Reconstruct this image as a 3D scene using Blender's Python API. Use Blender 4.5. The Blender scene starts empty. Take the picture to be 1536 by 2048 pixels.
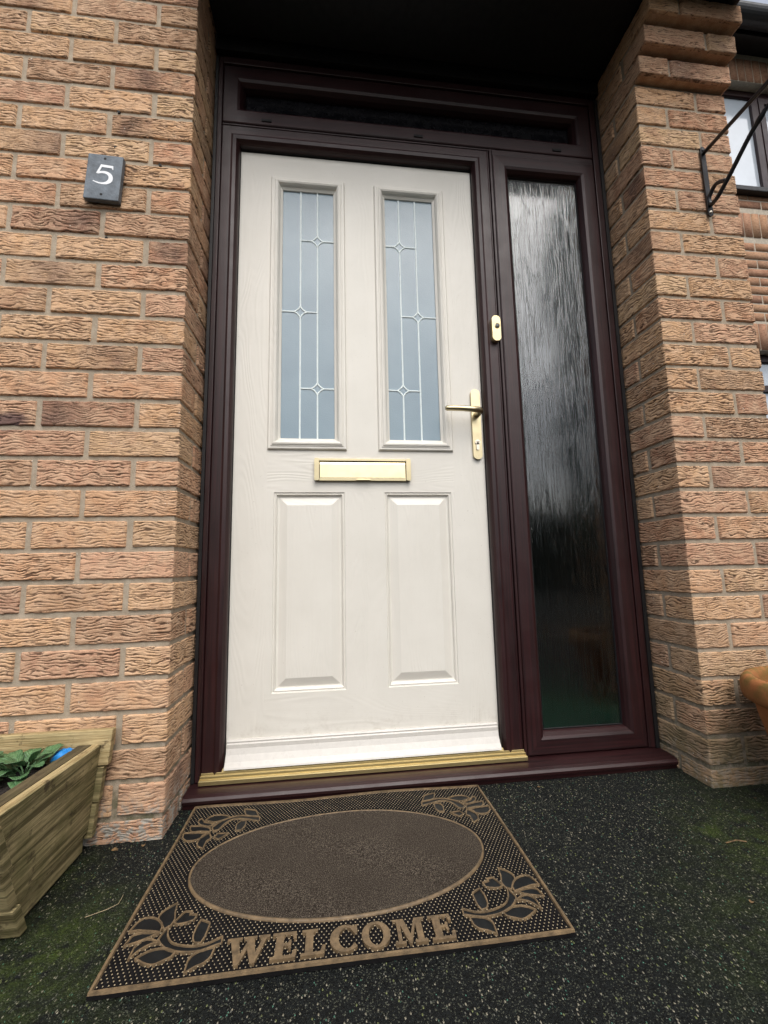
import bpy, math, random
import numpy as np
from mathutils import Matrix, Vector
C = bpy.context.scene
rad = math.radians
random.seed(7)
rng = np.random.default_rng(11)

# ------------------------------------------------------------------ camera
CAM = Vector((0.385, -1.2576, 0.5972))
yaw, pitch, roll = 0.119827, 0.128210, -0.020605
cam_d = bpy.data.cameras.new('camera'); cam = bpy.data.objects.new('camera', cam_d)
C.collection.objects.link(cam)
fw = Vector((math.sin(yaw)*math.cos(pitch), math.cos(yaw)*math.cos(pitch), math.sin(pitch)))
r0 = Vector((math.cos(yaw), -math.sin(yaw), 0)); u0 = r0.cross(fw)
rr = math.cos(roll)*r0 + math.sin(roll)*u0; uu = -math.sin(roll)*r0 + math.cos(roll)*u0
cam.matrix_world = Matrix(((rr.x, uu.x, -fw.x, CAM.x), (rr.y, uu.y, -fw.y, CAM.y), (rr.z, uu.z, -fw.z, CAM.z), (0, 0, 0, 1)))
cam_d.sensor_fit = 'VERTICAL'; cam_d.sensor_height = 36; cam_d.sensor_width = 27
cam_d.lens = 36*842.4/2048
cam_d.clip_start = 0.02; cam_d.clip_end = 800
C.camera = cam
# ------------------------------------------------------------------ sky and sun
SUN_EL, SUN_AZ = 55.0, 168.0      # azimuth clockwise from +Y (behind the camera)
w = bpy.data.worlds.new("World"); C.world = w; w.use_nodes = True
nt = w.node_tree; nt.nodes.clear()
sky = nt.nodes.new('ShaderNodeTexSky'); sky.sky_type = 'NISHITA'; sky.sun_disc = False
sky.sun_elevation = rad(SUN_EL); sky.sun_rotation = rad(SUN_AZ)
sky.dust_density = 5.0; sky.air_density = 1.0
hs = nt.nodes.new('ShaderNodeHueSaturation'); hs.inputs['Saturation'].default_value = 0.46
bg = nt.nodes.new('ShaderNodeBackground'); bg.inputs[1].default_value = 0.15
ou = nt.nodes.new('ShaderNodeOutputWorld')
nt.links.new(sky.outputs[0], hs.inputs['Color']); nt.links.new(hs.outputs[0], bg.inputs[0]); nt.links.new(bg.outputs[0], ou.inputs[0])
sd = bpy.data.lights.new('sun', 'SUN'); sd.energy = 0.85; sd.angle = rad(70); sd.color = (1, .985, .965)
so = bpy.data.objects.new('sun', sd); C.collection.objects.link(so)
dv = Vector((math.sin(rad(SUN_AZ))*math.cos(rad(SUN_EL)), math.cos(rad(SUN_AZ))*math.cos(rad(SUN_EL)), math.sin(rad(SUN_EL))))
so.rotation_euler = dv.to_track_quat('Z', 'Y').to_euler(); so.location = dv*20
C.view_settings.view_transform = 'Standard'; C.view_settings.look = 'None'
C.view_settings.exposure = 0.66; C.view_settings.gamma = 1; C.view_settings.use_curve_mapping = False
C.render.engine = 'CYCLES'
C.cycles.max_bounces = 8; C.cycles.transmission_bounces = 8

# ------------------------------------------------------------------ material helpers
class NT:
    def __init__(s, name):
        s.m = bpy.data.materials.new(name); s.m.use_nodes = True; s.t = s.m.node_tree
        s.b = s.t.nodes['Principled BSDF']; s.out = s.t.nodes['Material Output']
    def n(s, typ, **kw):
        nd = s.t.nodes.new(typ)
        for k, v in kw.items():
            if k.startswith('i_'): nd.inputs[k[2:].replace('_', ' ')].default_value = v
            elif k[0] == 'I': nd.inputs[int(k[1:])].default_value = v
            else: setattr(nd, k, v)
        return nd
    def l(s, a, b): s.t.links.new(a, b)
    def ramp(s, fac, stops, interp='LINEAR'):
        r = s.n('ShaderNodeValToRGB'); r.color_ramp.interpolation = interp
        e = r.color_ramp.elements
        while len(e) < len(stops): e.new(0.5)
        for k, (p, c) in enumerate(stops):
            e[k].position = p; e[k].color = (c, c, c, 1) if not isinstance(c, tuple) else (*c, 1)
        s.l(fac, r.inputs[0]); return r.outputs[0]
    def mix(s, fac, a, b, mode='MIX'):
        m = s.n('ShaderNodeMix', data_type='RGBA', blend_type=mode)
        for i, v in ((0, fac), (6, a), (7, b)):
            if isinstance(v, (int, float)): m.inputs[i].default_value = v
            elif isinstance(v, tuple): m.inputs[i].default_value = (*v, 1)
            else: s.l(v, m.inputs[i])
        return m.outputs[2]
    def math(s, op, a, b=0.0, clamp=False):
        m = s.n('ShaderNodeMath', operation=op, use_clamp=clamp)
        for i, v in ((0, a), (1, b)):
            if isinstance(v, (int, float)): m.inputs[i].default_value = v
            else: s.l(v, m.inputs[i])
        return m.outputs[0]
    def noise(s, vec, scale, detail=3, rough=.5, dist=0):
        nd = s.n('ShaderNodeTexNoise'); nd.inputs['Scale'].default_value = scale; nd.inputs['Detail'].default_value = detail
        nd.inputs['Roughness'].default_value = rough; nd.inputs['Distortion'].default_value = dist
        if vec is not None: s.l(vec, nd.inputs['Vector'])
        return nd.outputs['Fac']
    def coord(s, kind='Object', scale=(1, 1, 1), loc=(0, 0, 0), rot=(0, 0, 0)):
        if kind == 'UV': o = s.n('ShaderNodeTexCoord').outputs['UV']
        elif kind == 'World': o = s.n('ShaderNodeNewGeometry').outputs['Position']
        else: o = s.n('ShaderNodeTexCoord').outputs[kind]
        mp = s.n('ShaderNodeMapping'); mp.inputs['Scale'].default_value = scale; mp.inputs['Location'].default_value = loc; mp.inputs['Rotation'].default_value = rot
        s.l(o, mp.inputs[0]); return mp.outputs[0]
    def bump(s, h, strength=.3, dist=.002, normal=None):
        b = s.n('ShaderNodeBump'); b.inputs['Strength'].default_value = strength; b.inputs['Distance'].default_value = dist
        s.l(h, b.inputs['Height'])
        if normal is not None: s.l(normal, b.inputs['Normal'])
        return b.outputs[0]
    def set(s, **kw):
        for k, v in kw.items():
            k = k.replace('_', ' ')
            i = s.b.inputs[k]
            if isinstance(v, (int, float)): i.default_value = v
            elif isinstance(v, tuple): i.default_value = (*v, 1) if len(v) == 3 else v
            else: s.l(v, i)
        return s.m
def sepz(N, vec):
    x = N.n('ShaderNodeSeparateXYZ'); N.l(vec, x.inputs[0]); return x.outputs

def mat_brick(name, bumpgroove=False, dirt=True):
    N = NT(name)
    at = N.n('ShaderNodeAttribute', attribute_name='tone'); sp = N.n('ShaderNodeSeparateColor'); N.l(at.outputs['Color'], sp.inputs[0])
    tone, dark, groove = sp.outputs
    P = N.coord('World')
    base = N.ramp(tone, [(0, (.55, .320, .170)), (.18, (.60, .365, .200)), (.36, (.53, .275, .165)), (.52, (.64, .425, .240)), (.66, (.36, .205, .120)), (.84, (.60, .345, .220)), (1, (.36, .185, .115))])
    n1 = N.noise(P, 28, 4, .65)
    base = N.mix(N.ramp(n1, [(.35, 0.0), (.7, .8)]), base, (.63, .43, .285))
    n2 = N.noise(P, 11, 3, .6)
    base = N.mix(N.ramp(n2, [(.55, 0.0), (.75, .55)]), base, (.34, .15, .09))
    # burnt purple patches on some bricks
    n3 = N.noise(P, 17, 3, .6)
    dm = N.math('MULTIPLY', dark, N.ramp(n3, [(.3, .25), (.6, 1.0)]))
    base = N.mix(dm, base, (.105, .058, .052))
    # sandy grit
    n4 = N.noise(P, 900, 2, .6)
    base = N.mix(N.ramp(n4, [(.56, 0.0), (.68, .6)]), base, (.66, .50, .33))
    base = N.mix(N.ramp(n4, [(.30, .6), (.43, 0.0)]), base, (.17, .09, .055))
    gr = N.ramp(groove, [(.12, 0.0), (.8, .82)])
    if bumpgroove:
        base = N.mix(.55, base, (.26, .120, .070))
        ps = N.coord('World', scale=(1, 1, 3.0))
        g = N.noise(ps, 45, 4, .6, .4); gr = N.ramp(g, [(.36, .40), (.5, 0.0)])
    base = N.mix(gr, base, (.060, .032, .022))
    if dirt:
        z = sepz(N, P)
        low = N.math('SUBTRACT', 1.0, N.math('MULTIPLY', z[2], 2.2), True)
        nm = N.noise(P, 9, 4, .65)
        right = N.ramp(N.math('DIVIDE', z[0], 2.0), [(.55, .12), (.7, .9)])
        gm = N.math('MULTIPLY', N.math('MULTIPLY', low, right), N.ramp(nm, [(.35, .15), (.6, 1)]), True)
        base = N.mix(gm, base, (.14, .125, .065))
        vl = N.ramp(z[2], [(.045, 1.0), (.11, .0)])
        lf = N.ramp(N.math('DIVIDE', z[0], 2.0), [(.4, 1.0), (.6, .35)])
        wm = N.math('MULTIPLY', N.math('MULTIPLY', vl, lf), N.ramp(N.noise(P, 60, 5, .75), [(.48, 0.0), (.56, 1.0)]))
        base = N.mix(wm, base, (.33, .31, .27))
        sb = N.n('ShaderNodeVectorMath', operation='DISTANCE'); N.l(N.coord('World', scale=(.55, 1, 1)), sb.inputs[0]); sb.inputs[1].default_value = (-.392*.55, -.1746, .965)
        base = N.mix(N.ramp(N.math('ADD', sb.outputs['Value'], N.math('MULTIPLY', N.noise(P, 60, 3, .6), .02)), [(.024, .85), (.040, 0.0)]), base, (.075, .045, .05))
        # white lime flecks here and there
        fl = N.ramp(N.noise(P, 120, 2, .5), [(.735, 0.0), (.75, .9)])
        base = N.mix(fl, base, (.66, .60, .50))
    b = N.noise(P, 700, 3, .7)
    nrm = N.bump(b, .6, .0015)
    if bumpgroove: nrm = N.bump(g, .4, .004, nrm)
    return N.set(Base_Color=base, Roughness=.93, Normal=nrm, Specular_IOR_Level=.2)

def mat_mortar(name):
    N = NT(name); P = N.coord('World')
    base = N.mix(N.ramp(N.noise(P, 35, 5, .7), [(.3, 0.0), (.7, 1.0)]), (.30, .245, .18), (.44, .375, .29))
    base = N.mix(N.ramp(N.noise(P, 90, 3, .6), [(.68, 0.0), (.73, .8)]), base, (.62, .58, .5))
    z = sepz(N, P)
    low = N.ramp(z[2], [(.05, .8), (.3, 0.0)])
    base = N.mix(N.math('MULTIPLY', low, N.ramp(N.noise(P, 30, 4, .7), [(.4, 0.0), (.6, 1.0)])), base, (.09, .095, .05))
    return N.set(Base_Color=base, Roughness=.95, Normal=N.bump(N.noise(P, 400, 4, .75), .8, .002), Specular_IOR_Level=.15)

def mat_plain(name, col, rough=.5, metal=0, spec=.5, nscale=60, namt=.12, bumps=.1, bscale=300, bdist=.001, kind='Object'):
    N = NT(name); P = N.coord(kind)
    dk = tuple(c*(1-namt*2) for c in col); lt = tuple(min(1, c*(1+namt)) for c in col)
    base = N.mix(N.ramp(N.noise(P, nscale, 4, .65), [(.3, 0.0), (.7, 1.0)]), dk, lt)
    r = N.ramp(N.noise(P, nscale*.7, 4, .6), [(.3, max(0, rough-.08)), (.7, min(1, rough+.1))])
    return N.set(Base_Color=base, Roughness=r, Metallic=metal, Normal=N.bump(N.noise(P, bscale, 3, .6), bumps, bdist), Specular_IOR_Level=spec)

def mat_frame():
    N = NT('rosewood_upvc')
    U = N.coord('UV', scale=(1.6, 60, 1)); g = N.noise(U, 1.6, 5, .65, 1.2)
    U2 = N.coord('UV', scale=(3, 260, 1)); g2 = N.noise(U2, 2, 3, .6)
    base = N.mix(N.ramp(g, [(.36, 0.0), (.62, 1.0)]), (.0125, .0036, .0042), (.030, .0080, .0087))
    base = N.mix(N.ramp(g2, [(.55, 0.0), (.72, .5)]), base, (.012, .005, .006))
    du = N.ramp(N.noise(N.coord('World'), 420, 2, .5), [(.70, 0.0), (.76, .35)])
    base = N.mix(du, base, (.16, .13, .11))
    h = N.math('ADD', g, N.math('MULTIPLY', g2, .6))
    r = N.ramp(N.noise(N.coord('World'), 14, 4, .6), [(.3, .36), (.7, .50)])
    return N.set(Base_Color=base, Roughness=r, Normal=N.bump(h, .30, .0006), Specular_IOR_Level=.45)

def mat_door():
    N = NT('cream_grained_door_skin')
    cn = N.noise(N.coord('UV', scale=(1.5, 7.5, 1)), 1.0, 2, .45, .3)      # growth rings cut lengthwise: contours of a slow noise
    ringw = N.math('SINE', N.math('MULTIPLY', cn, 150.0))
    g2 = N.noise(N.coord('UV', scale=(14, 520, 1)), 1.0, 3, .6)
    where = N.ramp(N.noise(N.coord('UV', scale=(2, 5, 1)), 1.0, 2, .5), [(.35, .15), (.6, 1.0)])
    h = N.math('ADD', N.math('MULTIPLY', N.math('MULTIPLY', ringw, .75), where), N.math('MULTIPLY', g2, .9))
    P = N.coord('World')
    base = N.mix(N.ramp(N.noise(P, 7, 4, .6), [(.3, 0.0), (.7, 1.0)]), (.675, .65, .585), (.72, .695, .63))
    sp = N.ramp(N.noise(P, 260, 1, .5), [(.79, 0.0), (.80, .5)])
    base = N.mix(sp, base, (.25, .2, .14))
    z = sepz(N, P)[2]
    dirt = N.math('MULTIPLY', N.ramp(z, [(.09, .45), (.2, 0.0)]), N.ramp(N.noise(P, 45, 5, .7), [(.5, 0.0), (.7, 1.0)]))
    base = N.mix(dirt, base, (.36, .31, .24))
    return N.set(Base_Color=base, Roughness=.42, Normal=N.bump(h, .26, .0009), Specular_IOR_Level=.4)

def mat_brass(name='polished_brass', rough=.22, col=(.56, .48, .30)):
    N = NT(name); P = N.coord('World')
    n = N.noise(P, 45, 5, .65)
    base = N.mix(N.ramp(n, [(.45, 0.0), (.7, .35)]), col, tuple(c*.8 for c in col))
    r = N.ramp(n, [(.3, rough+.06), (.7, rough+.16)])
    return N.set(Base_Color=base, Metallic=1.0, Roughness=r, Normal=N.bump(N.noise(P, 14, 1, .5), .05, .002))

def mat_sideglass():
    N = NT('textured_side_glass')
    # rippled cast glass: wavy vertical ridges
    n1 = N.noise(N.coord('World', scale=(1, 1, .034)), 150, .6, .5, .25); n2 = N.noise(N.coord('World', scale=(1, 1, .05), loc=(3.1, 0, 1.7)), 105, .6, .5, .25)
    r1 = N.ramp(n1, [(.462, 0.0), (.5, 1.0), (.538, 0.0)]); r2 = N.ramp(n2, [(.475, 0.0), (.5, .9), (.525, 0.0)])
    n = N.math('ADD', N.math('MAXIMUM', r1, r2), N.math('MULTIPLY', n2, .12))
    return N.set(Base_Color=(.62, .70, .72), Roughness=.09, Transmission_Weight=1.0, IOR=1.72, Normal=N.bump(n, .27, .0010))

def mat_doorglass():
    N = NT('obscured_door_glass'); P = N.coord('World')
    n = N.noise(P, 330, 3, .6); n2 = N.noise(P, 5, 3, .5)
    base = N.mix(N.ramp(n2, [(.3, 0.0), (.7, 1.0)]), (.165, .235, .285), (.215, .295, .345))
    return N.set(Base_Color=base, Roughness=.30, Normal=N.bump(n, .5, .0012), Specular_IOR_Level=.6, IOR=1.55)

def mat_ground():
    N = NT('rubber_crumb_paving'); P = N.coord('World')
    cols = (.012, .0135, .0135)
    v = N.n('ShaderNodeTexVoronoi', feature='F1'); v.inputs['Scale'].default_value = 345; v.inputs['Randomness'].default_value = 1
    st = N.coord('World', scale=(1, .62, 1), rot=(0, 0, .5)); N.l(st, v.inputs['Vector'])
    sc = N.n('ShaderNodeSeparateColor'); N.l(v.outputs['Color'], sc.inputs[0])
    big = N.noise(P, 3.2, 4, .6)
    base = N.mix(sc.outputs[1], (.0018, .0026, .0024), (.0085, .0105, .0100))
    fleck = N.ramp(sc.outputs[0], [(.87, 0.0), (.875, 1.0)], 'CONSTANT')
    near = N.ramp(v.outputs['Distance'], [(.36, 1.0), (.48, 0.0)])
    fcol = N.ramp(sc.outputs[2], [(0, (.26, .24, .18)), (.25, (.08, .20, .14)), (.42, (.50, .48, .40)), (.56, (.13, .13, .11)), (.86, (.15, .17, .07))], 'CONSTANT')
    base = N.mix(N.math('MULTIPLY', fleck, near), base, fcol)
    v2 = N.n('ShaderNodeTexVoronoi', feature='F1'); v2.inputs['Scale'].default_value = 620; N.l(P, v2.inputs['Vector'])
    s2 = N.n('ShaderNodeSeparateColor'); N.l(v2.outputs['Color'], s2.inputs[0])
    f2 = N.ramp(s2.outputs[0], [(.90, 0.0), (.905, .7)], 'CONSTANT')
    base = N.mix(f2, base, (.10, .105, .075))
    # moss and algae patches
    def spot(x, y, r, amp):
        sb = N.n('ShaderNodeVectorMath', operation='DISTANCE'); N.l(P, sb.inputs[0]); sb.inputs[1].default_value = (x, y, 0)
        return N.math('MULTIPLY', N.ramp(N.math('DIVIDE', sb.outputs['Value'], r), [(0, 1.0), (1, 0.0)]), amp)
    m = spot(-.07, -.45, .19, .85)
    for a in ((1.22, -.33, .07, .9), (1.33, -.42, .28, .75), (.02, -.68, .22, .55), (-.16, -.26, .10, .5), (1.45, -.3, .3, .55), (1.15, -.62, .3, .5)):
        m = N.math('MAXIMUM', m, spot(*a))
    mn = N.noise(P, 26, 5, .75)
    mm = N.math('MULTIPLY', m, N.ramp(mn, [(.36, 0.0), (.62, 1.0)]), True)
    grn = N.mix(N.ramp(N.noise(P, 500, 3, .7), [(.3, 0.0), (.7, 1.0)]), (.012, .024, .004), (.080, .115, .016))
    base = N.mix(mm, base, grn)
    h = N.math('ADD', N.math('MULTIPLY', v.outputs['Distance'], -1.0), N.math('MULTIPLY', v2.outputs['Distance'], -.5))
    r = N.ramp(sc.outputs[1], [(0, .6), (1, .9)])
    return N.set(Base_Color=base, Roughness=r, Normal=N.bump(h, .9, .0045), Specular_IOR_Level=.2)

def mat_carpet():
    N = NT('brown_carpet_pile'); P = N.coord('World')
    n = N.noise(P, 620, 3, .7); n2 = N.noise(P, 9, 3, .5)
    base = N.ramp(n, [(.34, (.011, .009, .007)), (.51, (.050, .040, .031)), (.64, (.25, .21, .165))])
    base = N.mix(N.ramp(n2, [(.3, 0.0), (.7, .3)]), base, (.036, .028, .021))
    return N.set(Base_Color=base, Roughness=1.0, Normal=N.bump(n, 1.0, .004), Specular_IOR_Level=.05)

def mat_wood(name='weathered_treated_wood', a=(.11, .088, .042), b=(.41, .335, .175), green=.5):
    N = NT(name)
    U = N.coord('UV', scale=(3, 60, 1)); g = N.noise(U, 1.3, 5, .65, 1.0)
    g2 = N.noise(N.coord('UV', scale=(8, 340, 1)), 1, 3, .6)
    base = N.mix(N.ramp(g, [(.38, 0.0), (.60, 1.0)]), a, b)
    base = N.mix(N.ramp(g2, [(.55, 0.0), (.7, .6)]), base, tuple(c*.45 for c in a))
    P = N.coord('World')
    base = N.mix(N.math('MULTIPLY', N.ramp(N.noise(P, 16, 5, .7), [(.42, 0.0), (.66, 1.0)]), green), base, (.075, .080, .022))
    base = N.mix(N.ramp(N.noise(P, 30, 4, .7), [(.58, 0.0), (.68, .75)]), base, (.045, .03, .018))
    return N.set(Base_Color=base, Roughness=.85, Normal=N.bump(N.math('ADD', g, g2), .7, .002), Specular_IOR_Level=.2)

def mat_leaf():
    N = NT('pansy_leaf'); U = N.coord('UV')
    s = sepz(N, U)
    wv = N.math('SINE', N.math('ADD', N.math('MULTIPLY', s[0], 30.0), N.math('MULTIPLY', N.math('ABSOLUTE', N.math('SUBTRACT', s[1], .5)), -34.0)))
    mid = N.ramp(N.math('ABSOLUTE', N.math('SUBTRACT', s[1], .5)), [(0, 1.0), (.05, 0.0)])
    P = N.coord('World'); n = N.noise(P, 45, 4, .6)
    base = N.mix(N.ramp(n, [(.3, 0.0), (.7, 1.0)]), (.040, .105, .040), (.105, .205, .085))
    base = N.mix(N.math('MULTIPLY', N.math('MAXIMUM', mid, N.ramp(wv, [(.85, 0.0), (1, .6)])), .45), base, (.15, .27, .12))
    return N.set(Base_Color=base, Roughness=.42, Normal=N.bump(wv, .35, .002), Specular_IOR_Level=.5, Subsurface_Weight=.0)

def mat_terracotta():
    N = NT('terracotta'); P = N.coord('World'); z = sepz(N, P)
    base = N.mix(N.ramp(N.noise(P, 14, 5, .65), [(.3, 0.0), (.7, 1.0)]), (.27, .095, .032), (.42, .165, .060))
    base = N.mix(N.math('MULTIPLY', N.ramp(z[2], [(.25, .15), (.31, .9)]), N.ramp(N.noise(P, 26, 5, .7), [(.38, 0.0), (.6, 1.0)])), base, (.15, .105, .028))
    return N.set(Base_Color=base, Roughness=.82, Normal=N.bump(N.noise(P, 160, 5, .7), .3, .002), Specular_IOR_Level=.25)

def mat_hedge():
    N = NT('hedge_leaves'); P = N.coord('World')
    base = N.ramp(N.noise(P, 9, 4, .7), [(.3, (.012, .022, .008)), (.7, (.05, .08, .025))])
    return N.set(Base_Color=base, Roughness=.8)

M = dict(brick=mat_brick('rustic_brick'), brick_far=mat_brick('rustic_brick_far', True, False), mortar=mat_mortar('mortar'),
         frame=mat_frame(), door=mat_door(), brass=mat_brass(), gold=mat_brass('anodised_gold_threshold', .32, (.46, .37, .18)),
         sideglass=mat_sideglass(), doorglass=mat_doorglass(), ground=mat_ground(), carpet=mat_carpet(), wood=mat_wood(),
         wood_edge=mat_wood('fresh_cut_wood_edge', (.28, .20, .09), (.52, .41, .22), .25), wood_dark=mat_wood('dark_batten_wood', (.05, .038, .022), (.13, .10, .055), .3),  # last one: darker base colours for the planter's inner batten
         leaf=mat_leaf(), pot=mat_terracotta(), hedge=mat_hedge(),
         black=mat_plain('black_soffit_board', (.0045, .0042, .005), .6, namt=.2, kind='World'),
         seal=mat_plain('black_rubber_seal', (.008, .008, .009), .5, kind='World'),
         slate=mat_plain('grey_slate', (.110, .135, .160), .55, nscale=40, namt=.25, bumps=.4, bscale=180, bdist=.0015, kind='World'),
         white=mat_plain('white_paint', (.80, .82, .84), .6, namt=.03, kind='World'),
         hole=mat_plain('dark_hole', (.006, .006, .006), .8, kind='World'),
         mortar_far=mat_plain('pale_far_mortar', (.50, .44, .35), .95, kind='World'), iron=mat_plain('black_painted_iron', (.013, .013, .016), .36, nscale=90, namt=.3, bumps=.3, bscale=220, kind='World'),
         lead=mat_plain('pale_lead_strip', (.80, .88, .87), .6, namt=.04, kind='World'),
         steel=mat_brass('nickel_lock', .25, (.70, .63, .52)),
         grey=mat_plain('grey_rubber_button', (.12, .13, .13), .5, kind='World'),
         rubber=mat_plain('black_mat_rubber', (.0055, .005, .0055), .7, spec=.2, nscale=40, namt=.3, bumps=.3, kind='World'),
         matgreen=mat_plain('dark_smooth_rubber', (.005, .0065, .0075), .5, spec=.3, namt=.3, kind='World'),
         bronze=mat_plain('bronze_painted_rubber', (.155, .105, .054), .6, nscale=70, namt=.28, bumps=.25, bscale=260, kind='World'),
         soil=mat_plain('compost', (.018, .012, .009), .95, nscale=90, namt=.4, bumps=1, bscale=160, bdist=.008, kind='World'),
         blue=mat_plain('blue_plastic', (.02, .21, .55), .35, namt=.15, kind='World'),
         gutter=mat_plain('black_gutter_plastic', (.035, .037, .040), .42, namt=.15, kind='World'),
         farglass=mat_plain('far_window_glass', (.50, .56, .62), .06, spec=1.0, namt=.05, nscale=3, bumps=.05, bscale=4, bdist=.01, kind='World'),
         dead=mat_plain('dead_leaf', (.20, .125, .055), .8, namt=.4, kind='World'),
         twig=mat_plain('twig', (.33, .26, .16), .8, kind='World'),
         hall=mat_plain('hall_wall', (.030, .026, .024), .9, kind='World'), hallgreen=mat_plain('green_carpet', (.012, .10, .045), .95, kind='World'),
         hallyellow=mat_plain('yellow_cloth', (.55, .34, .02), .9, kind='World'),
         tile=mat_plain('roof_tile', (.10, .06, .05), .85, namt=.3, kind='World'))

# ------------------------------------------------------------------ object helpers
def tag(o, label=None, cat=None, group=None, kind=None):
    if label: o['label'] = label
    if cat: o['category'] = cat
    if group: o['group'] = group
    if kind: o['kind'] = kind
    return o
def thing(name, label, cat, loc=(0, 0, 0), group=None):
    o = bpy.data.objects.new(name, None); o.empty_display_size = .1; C.collection.objects.link(o)
    o.location = loc; bpy.context.view_layer.update(); return tag(o, label, cat, group)
def obj(name, V, F, mat, parent=None, uv=None, smooth=False, bevel=0, attr=None):
    me = bpy.data.meshes.new(name)
    if isinstance(V, np.ndarray) and isinstance(F, np.ndarray):
        n, f = len(V), len(F); k = F.shape[1]
        me.vertices.add(n); me.vertices.foreach_set('co', V.astype(np.float32).ravel())
        me.loops.add(f*k); me.loops.foreach_set('vertex_index', F.astype(np.int32).ravel())
        me.polygons.add(f); me.polygons.foreach_set('loop_start', np.arange(0, f*k, k, dtype=np.int32))
        me.update(calc_edges=True)
    else:
        me.from_pydata([tuple(v) for v in V], [], [tuple(f) for f in F]); me.update()
    if uv is not None:
        l = me.uv_layers.new(name='UVMap'); l.data.foreach_set('uv', np.asarray(uv, np.float32).ravel())
    if attr is not None:
        a = me.color_attributes.new('tone', 'FLOAT_COLOR', 'POINT')
        a.data.foreach_set('color', np.concatenate([attr, np.ones((len(attr), 1))], 1).astype(np.float32).ravel())
    if smooth: me.polygons.foreach_set('use_smooth', [True]*len(me.polygons))
    me.materials.append(mat)
    o = bpy.data.objects.new(name, me); C.collection.objects.link(o)
    if parent is not None:
        # geometry is written in world coordinates; bring it into the parent's frame
        pl = world_loc(parent); 
        me.transform(Matrix.Translation(-pl)); o.parent = parent
        if False: pass
    if bevel:
        b = o.modifiers.new('bevel', 'BEVEL'); b.width = bevel; b.segments = 2; b.limit_method = 'ANGLE'; b.angle_limit = rad(40)
    return o
def world_loc(o):
    v = Vector((0, 0, 0))
    while o is not None: v += o.location; o = o.parent
    return v

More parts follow.
